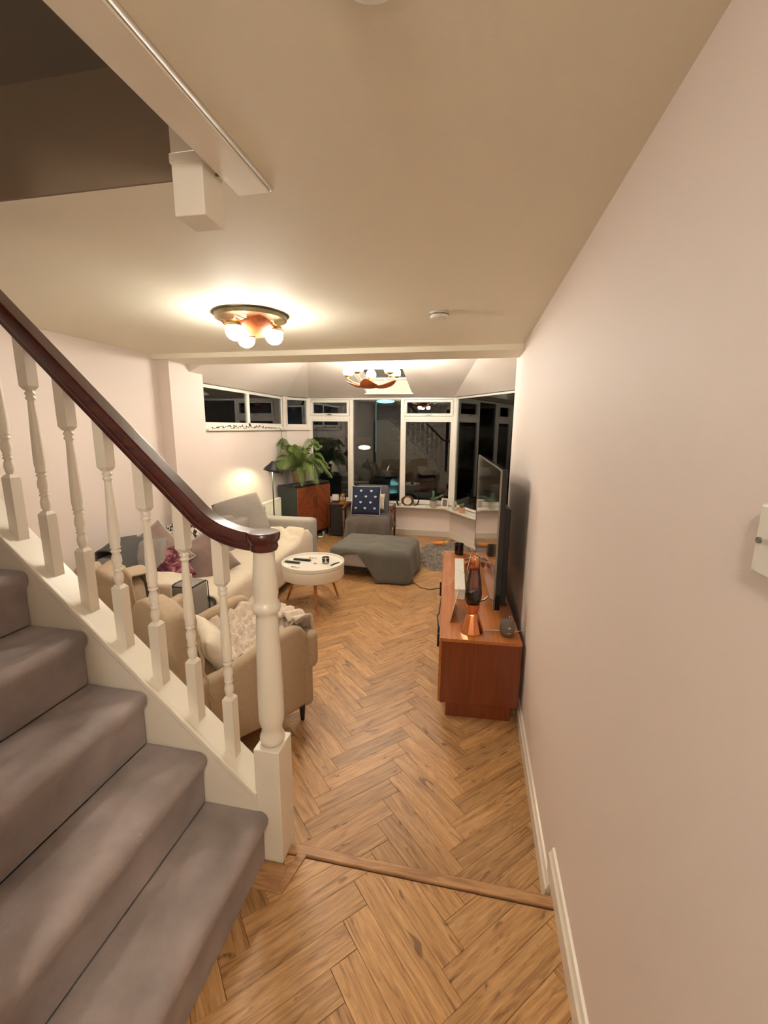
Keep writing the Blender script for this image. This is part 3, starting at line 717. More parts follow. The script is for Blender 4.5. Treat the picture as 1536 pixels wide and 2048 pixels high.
# ================================================================== TEAK SIDEBOARD (tv unit)
U = thing('sideboard', 'low teak sideboard under the television on a recessed plinth', 'sideboard', (-.145, 2.50, ZF), math.radians(3.2))
uw, ul, ut = .495, 1.97, .55
build('carcass', MB().box(.012, uw, .006, ul-.006, .105, ut-.022), 'teak_end', U, bevel=.003)
build('top', MB().box(0, uw, 0, ul, ut-.022, ut), 'teak', U, bevel=.003)
build('plinth', MB().box(.05, uw-.04, .03, ul-.03, 0, .106), 'teak_end', U, bevel=.002)
for k in range(4):
    y0 = .012+k*(ul-.024)/4; y1 = y0+(ul-.024)/4-.004
    d = build('door', MB().box(-.004, .013, y0, y1, .11, ut-.028), 'teak', U, bevel=.002)
    yy = y1-.05 if k % 2 == 0 else y0+.05
    build('handle', MB().box(-.022, -.004, yy-.012, yy+.012, .26, .36), 'black', d, bevel=.004)
def onU(x, y): 
    a = math.radians(3.2); return (-.145+x*math.cos(a)-y*math.sin(a), 2.50+x*math.sin(a)+y*math.cos(a))
ZU = ZF+ut
# television
TV = thing('television', 'large flat black television standing on the teak sideboard', 'television', (.185, 2.82, ZU), math.radians(4.1))
build('panel', MB().box(0.004, .04, 0, 1.67, .075, 1.015), 'blackg', TV, bevel=.004)
build('screen', MB().box(-.001, .004, .012, 1.658, .088, 1.003), 'screen', TV)
build('bezel', frame_ring(MB(), .01, 0, 1.67, .075, 1.015, -.004, .006).xf(Matrix(((0,1,0,0),(1,0,0,0),(0,0,1,0),(0,0,0,1)))), 'steel', TV)
build('rear_housing', MB().box(.035, .082, .04, 1.63, .09, .76), 'black', TV, bevel=.012)
vv = MB()
for k in range(22): vv.box(.0815, .084, .2+k*.055, .225+k*.055, .45, .56)
build('vents', vv, 'blackg', TV)
for yy in (.28, 1.36):
    build('foot', MB().tube([(-.11,yy,.006),(-.03,yy,.035),(.015,yy,.085),(.06,yy,.035),(.13,yy,.006)], .008, 6), 'steel', TV, smooth=True)
# lava lamp
lx, ly = .046, 2.64
LV = thing('lava_lamp', 'copper lava lamp with faceted base and dark wax', 'lamp', (lx, ly, ZU), .2)
def facet(prof, n=12):
    m = MB().lathe(prof, n); return m
build('base', facet([(.071,0),(.075,.004),(.037,.115),(.034,.122),(.034,.13),(.046,.19)], 12), 'copper', LV)
for k in range(12):
    a = 2*PI*(k+.0)/12; build('base_rib', MB().tube([(.0755*math.cos(a),.0755*math.sin(a),.004),(.0365*math.cos(a),.0365*math.sin(a),.114)], .0016, 5), 'copper', LV)
build('vessel', MB().lathe([(.044,.186),(.051,.23),(.052,.25),(.046,.31),(.030,.42),(.0285,.43)], 28), 'lavag', LV, smooth=True)
wv = MB(); wv.lathe([(.041,.19),(.048,.225),(.049,.25),(.046,.262),(.030,.272),(.001,.274)], 24)
wv.v = [(x, y, z+.018*(x/.05) if z > .24 else z) for x, y, z in wv.v]
build('wax', wv, 'lava', LV, smooth=True)
build('cap', MB().lathe([(.0305,.415),(.024,.487),(.022,.49),(.018,.488)], 24), 'copper', LV, smooth=True)
# smart speaker
SPK = thing('speaker', 'small round grey fabric speaker with a hanging loop', 'speaker', (.262, 2.63, ZU), .2)
build('body', MB().lathe([(.020,0),(.036,.006),(.046,.03),(.0475,.055),(.044,.08),(.034,.097),(.02,.101),(.001,.102)], 28), 'speaker', SPK, smooth=True)
build('plus_mark', MB().box(-.008,.008,-.0485,-.046,.064,.067).box(-.0015,.0015,-.0485,-.046,.057,.074), 'whiteP', SPK)
build('minus_mark', MB().box(-.008,.008,-.0475,-.044,.03,.033), 'whiteP', SPK)
build('loop', MB().tube([(.024+.009*math.cos(t*.5),.02,.104+.014*math.sin(t*.5)) for t in range(13)], .0018, 6), 'cream', SPK, smooth=True)
tagset(build('power_cable', MB().tube([(.06,2.63,ZU+.004),(.13,2.66,ZU+.004),(.21,2.675,ZU+.004),(.30,2.66,ZU+.004),(.355,2.70,ZU+.004)], .003, 6), 'whiteP', smooth=True), 'thin white cable behind the grey speaker', 'cable')
# candle, glasses, cable box, cards
cn = thing('jar_candle', 'black jar candle at the far end of the teak sideboard', 'candle', (-.09, 4.36, ZU))
build('jar', MB().lathe([(.040,0),(.046,.006),(.046,.115),(.042,.115),(.042,.09),(.001,.09)], 28), 'blackg', cn, smooth=False, bevel=.002)
build('wax', MB().lathe([(.0415,.088),(.001,.092)], 24, caps=False), 'cream', cn)
bx = thing('cable_box', 'long white cable tidy box tilted on the sideboard', 'box', (-.045, 3.14, ZU), .04)
build('lid', MB().box(-.04,.04,.0,.80,.075,.085), 'whiteP', bx, bevel=.004)
build('tray', MB().box(-.037,.037,.003,.797,0,.076), 'whiteP', bx, bevel=.004)
cd = MB().box(-.004, .0, 0, .30, 0, .10); 
cdo = tagset(build('card_panel', MB().extrude_y([(-.034,0),(-.0305,0),(-.002,.135),(-.0055,.135)], 0, .33).xf(T(-.065,2.73,ZU)@RZ(-.05)), 'card'), 'plain beige card leaning beside the lava lamp', 'card')
gs = thing('sunglasses', 'brown tinted sunglasses lying past the white box', 'glasses', (.035, 3.95, ZU), .4)
for s in (-1, 1):
    build('lens', MB().lathe([(.024,-.001),(.026,0),(.024,.001)], 18, (s*.031,0,.027), axis=(0,1,0)), 'petal', gs)
    build('temple', MB().tube([(s*.058,0,.035),(s*.056,.07,.033),(s*.05,.13,.012)], .002, 6), 'walnutd', gs)
build('rim', MB().tube([(-.058,0,.035),(-.03,-.003,.052),(0,-.004,.04),(.03,-.003,.052),(.058,0,.035)], .0025, 6), 'walnutd', gs)
fl_ = MB()
wp = [(-.16,3.40,.006),(-.13,3.46,.008),(-.105,3.55,.03),(-.075,3.60,.09),(-.02,3.5,.089),(.005,3.42,.05),(.03,3.36,.008)]
fl_.tube([(x,y,ZU+z) for x,y,z in wp], .0016, 5)
tagset(build('fairy_light_wire', fl_, 'cream', smooth=True), 'pale fairy light wire looped over the white box', 'string lights')
wr = MB().tube([(.09,3.05,ZU+.004),(.03,3.3,ZU+.005),(.04,3.55,ZU+.004),(.0,3.8,ZU+.03),(.03,4.05,ZU+.10),(.06,4.15,ZU+.02)], .0028, 6)
tagset(build('charger_cable', wr, 'whiteP', smooth=True), 'white charger cable in front of the television', 'cable')
bc = MB().tube([(.24,3.1,ZU+.01),(.30,3.3,ZU+.12),(.28,3.5,ZU+.04),(.31,3.7,ZU+.16),(.27,3.9,ZU+.02)], .004, 6)
tagset(build('aerial_cable', bc, 'black', smooth=True), 'black cables bunched behind the television', 'cable')
fc = [(-.19,4.95,ZF+.004),(-.29,4.80,ZF+.004),(-.41,4.72,ZF+.004),(-.52,4.76,ZF+.004),(-.60,4.88,ZF+.004),(-.68,5.0,ZF+.004)]
tagset(build('extension_lead', MB().tube(fc, .0045, 6), 'black', smooth=True), 'black power cord on the floor from sideboard to footstool', 'cord')
fc = [(-.20,3.74,ZF+.004),(-.195,3.72,ZF+.2),(-.19,3.7,ZF+.4),(-.165,3.55,ZF+.5),(-.20,3.40,ZF+.44),(-.20,3.2,ZF+.40),(-.2,3.0,ZF+.47),(-.17,2.78,ZF+.46)]
tagset(build('hanging_cord', MB().tube(fc, .005, 6), 'black', smooth=True), 'black cord hanging along the front of the teak sideboard', 'cord')

# ================================================================== COFFEE TABLE
CTX, CTY = -1.56, 4.06
CT = thing('coffee_table', 'round white drum coffee table with splayed honey wood legs', 'coffee table', (CTX, CTY, ZF))
build('drum', MB().lathe([(.30,.315),(.312,.318),(.318,.33),(.318,.43),(.312,.432)], 48), 'white', CT, smooth=False, bevel=.001)
build('tray_top', MB().lathe([(.312,.434),(.318,.438),(.320,.470),(.314,.472),(.308,.468),(.304,.448),(.001,.448)], 48), 'white', CT)
for k in range(3):
    a = math.radians(-65+120*k)
    build('leg', MB().tube([(.20*math.cos(a),.20*math.sin(a),.318),(.315*math.cos(a),.315*math.sin(a),0)], [.017,.010], 14), 'legwood', CT, smooth=False)
ZT = ZF+.449
def remote(label, x, y, rz, L, w, mat):
    t = thing('remote_control', label, 'remote control', (x, y, ZT), rz)
    build('body', MB().softbox(-L/2, L/2, -w/2, w/2, 0, .018, .009, 8), mat, t, smooth=True)
    for k in range(6):
        build('button', MB().lathe([(.004,.017),(.004,.0195)], 8, (-L/2+.03+k*.018,0,0)), 'steel', t)
remote('black remote control with rounded ends, farther one on the coffee table', CTX-.14, CTY+.05, -.08, .19, .042, 'black')
remote('dark slim remote control nearest the rim of the coffee table', CTX-.205, CTY-.05, -.12, .17, .036, 'char')
jr = thing('glass_candle_jar', 'clear glass jar candle with its small handle on the coffee table', 'candle', (CTX+.13, CTY+.02, ZT))
build('glass', MB().lathe([(.030,0),(.036,.004),(.037,.06),(.034,.06),(.033,.008),(.001,.008)], 24), 'glassj', jr, smooth=True)
build('wax', MB().lathe([(.032,.009),(.032,.028),(.001,.028)], 20), 'cream', jr)
build('lid_rim', MB().lathe([(.0375,.055),(.0385,.058),(.0385,.063),(.036,.063)], 24, caps=False), 'steel', jr)
tagset(build('lighter', MB().tube([(CTX+.21,CTY-.06,ZT+.006),(CTX+.235,CTY,ZT+.008),(CTX+.265,CTY+.06,ZT+.006)], [.005,.007,.004], 8), 'black', smooth=True), 'slim black lighter beside the glass jar on the coffee table', 'lighter')
for (dx, dy, rz, lb) in ((-.07,.15,.2,'white name card with dark blot at the back of the coffee table'), (-.13,-.18,-.1,'white card with grey marks at the near rim of the coffee table')):
    t = thing('note_card', lb, 'card', (CTX+dx, CTY+dy, ZT+.0005), rz)
    build('sheet', MB().box(-.06,.06,-.022,.022,0,.002), 'whiteP', t)
    build('print', MB().lathe([(.012,.002),(.012,.0035)], 10, (-.02,0,0)).lathe([(.008,.002),(.008,.0035)], 10, (.005,.004,0)).box(.015,.05,-.003,.001,.002,.003), 'char', t)
tagset(build('matchbox_crumb', MB().softbox(-.014,.014,-.008,.008,0,.006,.002,4).xf(T(CTX+.03,CTY-.02,ZT)), 'steel'), 'tiny grey object in the middle of the coffee table', 'coin')

# ================================================================== FOOTSTOOL + BLANKET
FX0, FX1, FY0, FY1 = -1.62, -.70, 4.88, 5.62
FS = thing('footstool', 'pale grey upholstered footstool under a dark blanket', 'footstool', ((FX0+FX1)/2, (FY0+FY1)/2, ZF), math.radians(-4))
hw, hd = (FX1-FX0)/2, (FY1-FY0)/2
build('seat', MB().softbox(-hw, hw, -hd, hd, .14, .375, .05, 12), 'sofa', FS, smooth=True)
build('base', MB().box(-hw+.03, hw-.03, -hd+.03, hd-.03, .10, .15), 'black', FS)
for sx in (-1, 1):
    for sy in (-1, 1): build('leg', MB().lathe([(.018,0),(.026,.11)], 12, (sx*(hw-.07), sy*(hd-.07), 0)), 'black', FS)
def cover(name, label, cat, hw, hd, z, r, hem, mat, loc, rz, wave=.02, nw=26, n=120, rows=9, amp=.006, seed=0, dome=.01, group=None):
    """a cloth lying on a rounded box top and hanging over its edges; hem(angle param 0..1, x, y) gives the drop"""
    per = []
    def rr(t):   # point on rounded rectangle perimeter and outward normal
        L = [2*(hw-r), PI/2*r, 2*(hd-r), PI/2*r]*2; tot = sum(L)/1.0
        s = t*tot
        segs = [((hw-r, -hd), None)]
        cur = 0
        corners = [(-hw+r,-hd,'b'),(hw-r,-hd+r,'c',-PI/2),(hw,-hd+r,'r'),(hw-r,hd-r,'c',0),(hw-r,hd,'t'),(-hw+r,hd-r,'c',PI/2),(-hw,hd-r,'l'),(-hw+r,-hd+r,'c',PI)]
        for k in range(8):
            if s <= L[k]+1e-9:
                c = corners[k]
                if k == 0: return Vector((-hw+r+s, -hd, 0)), Vector((0,-1,0))
                if k == 2: return Vector((hw, -hd+r+s, 0)), Vector((1,0,0))
                if k == 4: return Vector((hw-r-s, hd, 0)), Vector((0,1,0))
                if k == 6: return Vector((-hw, hd-r-s, 0)), Vector((-1,0,0))
                a = c[3]+s/r; d = Vector((math.cos(a), math.sin(a), 0)); return Vector((c[0], c[1], 0))+d*r, d
            s -= L[k]
        return Vector((-hw+r, -hd, 0)), Vector((0,-1,0))
    m = MB(); v = []; f = []
    inner = 8
    for i in range(n):
        t = i/n; p, nr = rr(t)
        h = hem(t, p.x, p.y)
        for j in range(inner+1):
            k = j/inner; q = p*(k*.97+.0)
            dz = dome*(1-k*k) + amp*noise.noise(Vector((q.x*6, q.y*6, seed)))
            v.append((q.x, q.y, z+.008+dz))
        for j in range(1, rows+1):
            k = j/rows; d = h*k
            rad = .02; 
            out = rad*math.sin(min(1, d/.04)*PI/2) if h > 0 else 0
            fold = wave*k*math.sin(t*nw*2*PI+2*math.sin(t*9))*min(1, h/.15)
            q = p+nr*(out+max(0, fold+.2*wave)+.05*k*min(1, h/.4))
            v.append((q.x, q.y, z+.008-d+.01*(1-k)*0+amp*.3*noise.noise(Vector((q.x*9, q.y*9, seed+k)))))
    R = inner+1+rows
    for i in range(n):
        j2 = (i+1) % n
        for j in range(R-1): f.append((i*R+j, j2*R+j, j2*R+j+1, i*R+j+1))
    m.add(v, f)
    o = build(name, m, mat, smooth=True, solid=.008)
    o.location = loc; o.rotation_euler = (0, 0, rz)
    return tagset(o, label, cat, group)
def hem_fs(t, x, y):
    # hangs to the floor at the right front corner, short on the front left
    h = .10
    if y < -hd*.8:
        u = (x+hw)/(2*hw)
        h = .10-.06*min(1, u/.35)+ (max(0, u-.38)/.28)*.34 if u < .68 else .375
        h = max(.03, min(.365, h))
    elif x > hw*.9: h = .34
    elif y > hd*.8: h = .12
    else: h = .22
    return h
cover('grey_blanket', 'grey-green blanket draped over the footstool to the floor', 'blanket', hw+.006, hd+.006, .375, .06, hem_fs, 'greyb', FS.location, math.radians(-4), wave=.022, nw=11, seed=3, amp=.016, dome=.012)
bpy.data.objects['grey_blanket'].location = FS.location

# ================================================================== SOFA
SY0, SY1 = 2.72, 5.42
SO = thing('sofa', 'long light grey fabric sofa along the left wall', 'sofa', (-2.5, 4.07, ZF))
SI = T(2.5, -4.07, -ZF)
def sp_(name, mb, mat, parent=SO, **k):
    mb.v = [(-2.0+(x+2.0)*.87, y, z) for x, y, z in mb.v]; mb.xf(SI); return build(name, mb, mat, parent, **k)
sp_('base', MB().softbox(-3.0, -2.04, 2.78, 5.36, -.06, .12, .03, 8), 'sofad', smooth=True)
sp_('arm', MB().softbox(-2.98, -2.02, 2.72, 2.95, -.07, .47, .045, 12), 'sofad', smooth=True)
sp_('arm', MB().softbox(-2.98, -2.0, 5.17, 5.40, -.07, .47, .04, 12), 'sofa', smooth=True)
sp_('backrest', MB().softbox(-3.035, -2.82, 2.76, 5.38, -.06, .63, .06, 12, amp=.008, fr=3), 'sofad', smooth=True)
for k, (a, b) in enumerate(((2.97,4.06),(4.07,5.16))):
    sp_('seat_cushion', MB().softbox(-2.80, -2.0, a, b, .10, .27, .06, 12, amp=.008, seed=k, puff=.01), 'sofa', smooth=True)
for k, (a, b) in enumerate(((2.98,4.05),(4.07,5.15))):
    sp_('back_cushion', MB().softbox(-2.88, -2.66, a, b, .24, .60, .08, 12, amp=.015, seed=k+4), 'sofad', smooth=True)
for (x, y) in ((-2.1,2.83),(-2.1,5.3),(-2.9,2.83),(-2.9,5.3)):
    sp_('leg', MB().box(x-.025, x+.025, y-.025, y+.025, ZF, -.05), 'black', bevel=.004)
pp = [(-2.955,2.722,.43),(-2.94,2.72,.455),(-2.08,2.72,.462),(-2.045,2.72,.44),(-2.035,2.722,-.04)]
sp_('piping', MB().tube(pp, .006, 6).tube([(-2.03,2.725,.44),(-2.028,2.75,.458),(-2.028,2.92,.458),(-2.03,2.945,.44),(-2.022,2.948,.1)], .005, 6), 'piping', smooth=True)
# cream throw over the seat
def seat_throw(u, v):
    y = 2.98+u*2.16; s = v*1.12
    if s < .72: x = -2.76+s; z = .295
    else:
        d = s-.72; a = min(1, d/.08)
        x = -2.04+.055*math.sin(a*PI/2)+.01; z = .295-.05*(1-math.cos(a*PI/2)) - max(0, d-.08)*.95
    x = -2.0+(x+2.0)*.87
    n1 = noise.noise(Vector((x*5, y*2.6, 1.7)))+.5*noise.noise(Vector((x*11, y*7, 3)))
    ez = .6 if s < .72 else .3
    bun = math.exp(-((y-4.93)/.18)**2)*(.055*abs(math.sin(y*19+x*11+2*n1))+.075)*(.5+.5*min(1,max(0,(x+2.75)/.4)))
    return (x+n1*.012*(s > .8), y, z+n1*.014*ez+bun*(1 if s < .8 else .3))
o = build('cream_throw', MB().grid(110, 40, seat_throw), 'cream', smooth=True, solid=.012)
tagset(o, 'cream throw spread over the sofa seat and bunched at its far end', 'throw')
def arm_throw(u, v):
    # over the near arm
    x = -2.50+u*.33; s = v*.60-.16
    if s < .0: y = 2.955; z = .475+s
    elif s < .235: y = 2.955-s; z = .48
    else: y = 2.708; z = .48-(s-.235)
    n1 = noise.noise(Vector((x*7, s*7, 5)))
    return (x, y+n1*.004, z+n1*.006)
tagset(build('arm_cover', MB().grid(40, 30, arm_throw), 'cream', smooth=True, solid=.008), 'cream cover laid over the near sofa arm', 'throw')
def cushion(name, label, mat, w, h, t, m, seed=1, group=None, pipe=None, pinch=.07):
    mb = MB().pillow(w, h, t, 16, .012, seed, pinch); o = build(name, mb, mat, None, smooth=True)
    o.matrix_world = m; tagset(o, label, 'cushion', group)
    if pipe:
        pts = [(sx*w/2*(1-pinch*(1-sy*sy)), sy*h/2*(1-pinch*(1-sx*sx)), 0) for sx, sy in [(-1+2*i/10,-1) for i in range(10)]+[(1,-1+2*i/10) for i in range(10)]+[(1-2*i/10,1) for i in range(10)]+[(-1,1-2*i/10) for i in range(11)]]
        build('piping', MB().tube(pts, .005, 6), pipe, o, smooth=True)
    return o
cushion('back_pillow', 'large slumped grey back pillow at the far end of the sofa', 'sofad', .56, .52, .22, T(-2.70,4.70,.56)@RZ(math.radians(42))@RX(math.radians(66))@RZ(.22), 3, pinch=-.04)
cushion('mauve_cushion', 'mauve velvet cushion leaning low on the sofa, nearest the newel', 'mauve', .46, .46, .15, T(-2.40,3.48,.44)@RZ(math.radians(38))@RX(math.radians(62))@RZ(.5), 5)
cushion('mauve_cushion', 'mauve velvet cushion with pale piping against the sofa back', 'mauve', .46, .46, .15, T(-2.66,3.16,.56)@RZ(math.radians(50))@RX(math.radians(58))@RZ(.55), 8, pipe='cream')
cushion('printed_cushion', 'black and white printed cushion behind the mauve ones', 'leopard', .50, .50, .16, T(-2.62,3.60,.57)@RZ(math.radians(44))@RX(math.radians(66))@RZ(.5), 9)
cushion('floral_cushion', 'crumpled pink floral cushion on the sofa', 'floral', .36, .34, .15, T(-2.52,3.12,.47)@RZ(math.radians(40))@RX(math.radians(50))@RZ(.3), 12)
cushion('grey_cushion', 'small dark grey cushion tucked under the sofa blanket', 'sofad', .40, .30, .13, T(-2.68,3.02,.58)@RZ(math.radians(30))@RX(math.radians(65)), 14)
def bk(u, v):
    y = 2.80+u*.50; s = v*.62-.12
    if s < 0: x = -2.905; z = .655+s
    elif s < .20: x = -2.905+s; z = .665
    else: x = -2.695+ (s-.22)*.25; z = .665-(s-.22)
    n1 = noise.noise(Vector((y*5, s*6, 9)))
    z += .05*math.sin(u*PI)
    return (x, y, z+n1*.03-.10*abs(u-.55)*0)
tagset(build('dark_blanket', MB().grid(40, 26, bk), 'darkb', smooth=True, solid=.014), 'dark grey blanket thrown over the sofa back', 'blanket')

# ================================================================== BEIGE ARMCHAIR (nearest), faces right
ACX, ACY, ACR = -1.42, 2.23, math.radians(57)
AC = thing('armchair', 'beige slipcovered armchair with dark legs directly behind the balusters and newel', 'armchair', (ACX, ACY, ZF), ACR)
def ap(name, mb, mat='beige', parent=AC, **k): return build(name, mb, mat, parent, smooth=True, **k)
# local +x = front, +y = the sitter's left; the sitter's right arm (-y) faces the stairs
ap('seat_base', MB().softbox(-.32, .33, -.31, .31, .12, .34, .04, 10))
ap('seat_cushion', MB().softbox(-.24, .36, -.27, .27, .32, .44, .05, 12, amp=.004, puff=.02))
arm_out = [(-.34,.13),(.20,.105),(.335,.12),(.345,.30),(.335,.50),(.325,.60),(.29,.65),(.22,.655),(.05,.62),(-.12,.575),(-.21,.555),(-.34,.55)]
for s_ in (-1, 1):
    y0, y1 = sorted((s_*.295, s_*.375))
    ap('arm', MB().extrude_y(arm_out, y0, y1), bevel=.034, seg=4)
    ap('arm_front_roll', MB().softbox(.31, .40, min(s_*.28,s_*.40), max(s_*.28,s_*.40), .36, .60, .045, 10))
    ap('front_panel', MB().softbox(.29, .36, min(s_*.29,s_*.385), max(s_*.29,s_*.385), .11, .40, .03, 8))
back_o = [(-.36,.12),(.36,.12),(.372,.40),(.368,.60),(.345,.68),(.24,.79),(.10,.89),(-.04,.945),(-.20,.955),(-.30,.945),(-.355,.925),(-.368,.80),(-.372,.50)]
bk_ = MB().extrude_y(back_o, -.065, .065).xf(T(-.345,0,0)@RZ(math.radians(90)))
bk_.v = [(x-(z-.3)*.10 if z > .3 else x, y, z) for x, y, z in bk_.v]
ap('backrest', bk_, bevel=.03, seg=4)
pk = []
for q in range(26):
    t = q/25; z = .16+.76*t; pk.append((-.275-(max(0,z-.3))*.10+.006*math.sin(t*40), -.378+.005*math.sin(t*33), z))
ap('slipcover_seam', MB().tube(pk, .007, 6))
for (x, y) in ((.30,-.33),(.30,.33),(-.30,-.32),(-.30,.32)):
    build('leg', MB().lathe([(.013,0),(.024,.14)], 10, (x, y, 0)), 'blackg', AC)
def cw(x, y, z):
    c, n = math.cos(ACR), math.sin(ACR); return (ACX+c*x-n*y, ACY+n*x+c*y, ZF+z)
def fleece(u, v):
    x = -.16+u*.60; y = -.285+v*.57
    a = noise.noise(Vector((x*4+y*5, y*13-x*9, 2.1))); b = noise.noise(Vector((x*9-y*6+a*2, y*22+x*12, 6))); c = noise.noise(Vector((x*40, y*40, 9)))
    z = .475+.04*math.exp(-(a*5)**2)+.022*math.exp(-(b*5)**2)+.004*c+.12*max(0, (x-.10)/.3)
    if x > .34: z -= (x-.34)*1.0
    e = min(v, 1-v); z += .05*max(0, 1-e/.12)
    return cw(x, y, z)
tagset(build('fleece_blanket', MB().grid(110, 90, fleece), 'fleece', smooth=True, solid=.012), 'crumpled pale fleece blanket on the beige armchair seat', 'blanket')
def fold2(u, v):
    y = -.33+u*.40; s2 = v*.22
    a = .022*math.sin(u*26)+.012*math.sin(u*11+1)
    x = .27+min(s2, .10)+(0 if s2 < .10 else .015)+a*.5*v; z = .672-(max(0, s2-.10))*.9+.016*math.sin(u*24+v*4)
    return cw(x, y, z-max(0, u-.25)*.05)
tagset(build('fleece_fold', MB().grid(90, 20, fold2), 'fleece', smooth=True, solid=.018), 'folded fleece edge spilling over the front corner of the beige armchair', 'blanket')
cushion('scatter_cushion', 'cream pleated scatter cushion in the back corner of the beige armchair', 'cream', .36, .34, .14, Matrix.Translation(cw(-.13,-.12,.58))@RZ(ACR+math.radians(75))@RX(math.radians(60))@RZ(.1), 21, pinch=.03)
# second beige chair with throw, behind the balusters on the left
A2_ = thing('armchair', 'beige corner chair half hidden by the balusters, crumpled throw on its back', 'armchair', (-2.30, 2.43, ZF))
build('seat_base', MB().softbox(-.29, .29, -.22, .26, .12, .44, .08, 12), 'beige', A2_, smooth=True)
build('backrest', MB().softbox(-.30, .30, -.09, .09, .0, .78, .08, 12, amp=.012).xf(T(0,-.17,.12)@RX(.06)), 'beige', A2_, smooth=True)
for s_ in (-1, 1): build('arm', MB().softbox(s_*.26-.045, s_*.26+.045, -.20, .25, .12, .62, .04, 10), 'beige', A2_, smooth=True)
for (x, y) in ((.24,-.18),(.24,.2),(-.24,-.18),(-.24,.2)): build('leg', MB().lathe([(.014,0),(.024,.14)], 10, (x, y, 0)), 'blackg', A2_)
def thr2(u, v):
    x = -.10+u*.42; s = v*.60-.20-.06*math.sin(u*7)
    if s < 0: y = -.275; z = .915+s
    elif s < .16: y = -.275+s; z = .925
    else: y = -.105+(s-.16)*.2; z = .925-(s-.16)
    n1 = noise.noise(Vector((x*5+s*3, s*5, 4)))
    return (-2.30+x, 2.43+y-abs(n1)*.03, ZF+z+n1*.03+.02*math.sin(u*15+v*4))
tagset(build('beige_throw', MB().grid(40, 34, thr2), 'beige', smooth=True, solid=.010), 'crumpled beige throw over the back of the corner chair', 'throw')

# ================================================================== FLOOR LAMP, RADIATOR, SIDEBOARD 2, PALM
FLX, FLY = -2.655, 5.47
FLm = thing('floor_lamp', 'black floor lamp with dome shade lighting the left wall', 'floor lamp', (FLX, FLY, ZF))
build('base', MB().lathe([(.10,0),(.10,.012),(.02,.018),(.012,.03)], 28), 'black', FLm, smooth=False)
build('pole', MB().tube([(0,0,.02),(0,0,1.27)], .009, 10), 'black', FLm, smooth=True)
shm = T(-.0,0,1.28)@RY(math.radians(12))@RX(math.radians(-8))
build('shade', MB().lathe([(.018,.085),(.03,.078),(.045,.05),(.095,-.015),(.112,-.055),(.107,-.055),(.09,-.015),(.04,.042),(.02,.06)], 28, caps=False).xf(shm), 'black', FLm, smooth=True)
build('bulb', MB().sphere((0,0,-.022), .028, 12, 8).xf(shm), 'bulb', FLm, smooth=True)
build('pivot', MB().sphere((0,0,.09), .014, 10, 6).xf(shm), 'brass', FLm, smooth=True)
RA = thing('radiator', 'white ribbed panel radiator on the left wall below the strip window', 'radiator', (XL, 6.15, ZF+.12))
rm = MB().box(.045, .095, -.45, .32, 0, .60)
build('panel', rm, 'white', RA, bevel=.004)
rb = MB()
for k in range(19): rb.box(.094, .101, -.435+k*.04, -.417+k*.04, .03, .56)
build('ribs', rb, 'white', RA, bevel=.003)
gr = MB()
for k in range(19): gr.box(.05, .09, -.44+k*.04, -.41+k*.04, .60, .606)
build('top_grille', gr, 'white', RA)
build('bracket', MB().box(0, .05, -.3, -.26, .1, .5).box(0, .05, .2, .24, .1, .5), 'white', RA)
# rotated cabinet
SB = thing('cabinet', 'black cabinet with two chevron veneered walnut doors in the far left corner', 'cabinet', (-2.63, 6.24, ZF), math.radians(71))
# local x along the front (away from camera), +y toward the wall
sbw, sbd, sbh = .84, .40, .90
build('body', MB().box(0, sbw, .018, sbd, .115, sbh), 'char', SB, bevel=.004)
build('top', MB().box(-.005, sbw+.005, .0, sbd+.005, sbh, sbh+.012), 'black', SB, bevel=.003)
for k in range(2):
    x0 = .01+k*(sbw/2-.005); x1 = x0+sbw/2-.012
    d = build('door', MB().box(x0, x1, .0, .018, .13, sbh-.012), 'walnut', SB, bevel=.002)
    for j in range(9):       # chevron veneer strips
        s = 1 if k == 0 else -1
        za_ = .10+j*.095; w_ = .05
        zA, zB = (za_, za_+.42) if s > 0 else (za_+.42, za_)
        poly = [(x0+.003, zA-.20), (x1-.003, zB-.20), (x1-.003, zB-.20+w_), (x0+.003, zA-.20+w_)]
        pol = [(a, b) for a, b in poly]
        pol = clip(pol, 0, -1, -.135); pol = clip(pol, 0, 1, sbh-.016) if pol else pol
        if len(pol) >= 3: build('veneer_strip', MB().extrude_y(pol, -.0015, .001), 'walnut2' if j % 2 else 'walnut', d)
    hx = x1-.03 if k == 0 else x0+.03
    build('handle', MB().box(hx-.008, hx+.008, -.02, 0, .52, .72), 'walnutd', d, bevel=.004)
for (x, y) in ((.05,.05),(.79,.05),(.05,.35),(.79,.35)): build('leg', MB().lathe([(.012,0),(.02,.12)], 10, (x, y, 0)), 'black', SB)
def onSB(x, y):
    c, s = math.cos(math.radians(71)), math.sin(math.radians(71)); return (-2.63+c*x-s*y, 6.24+s*x+c*y)
zs = ZF+sbh+.012
q = onSB(.36, .075)
rp = thing('tray', 'long low black tray with raised pale rims on the cabinet top', 'tray', (q[0], q[1], zs), math.radians(67))
build('tray_base', MB().box(-.40, .40, -.085, .085, 0, .022), 'black', rp, bevel=.004)
for yy in (-.078, .0, .078): build('rail', MB().box(-.40, .40, yy-.008, yy+.008, .020, .038), 'char' if yy == 0 else 'steel', rp, bevel=.003)
q = onSB(.36, .27)
PT = thing('potted_palm', 'bushy green palm in a woven basket pot on the black cabinet', 'plant', (q[0], q[1], zs))
build('basket', MB().lathe([(.085,0),(.098,.02),(.118,.20),(.122,.215),(.112,.215),(.105,.19),(.001,.19)], 28), 'basket', PT, smooth=False)
bw = MB()
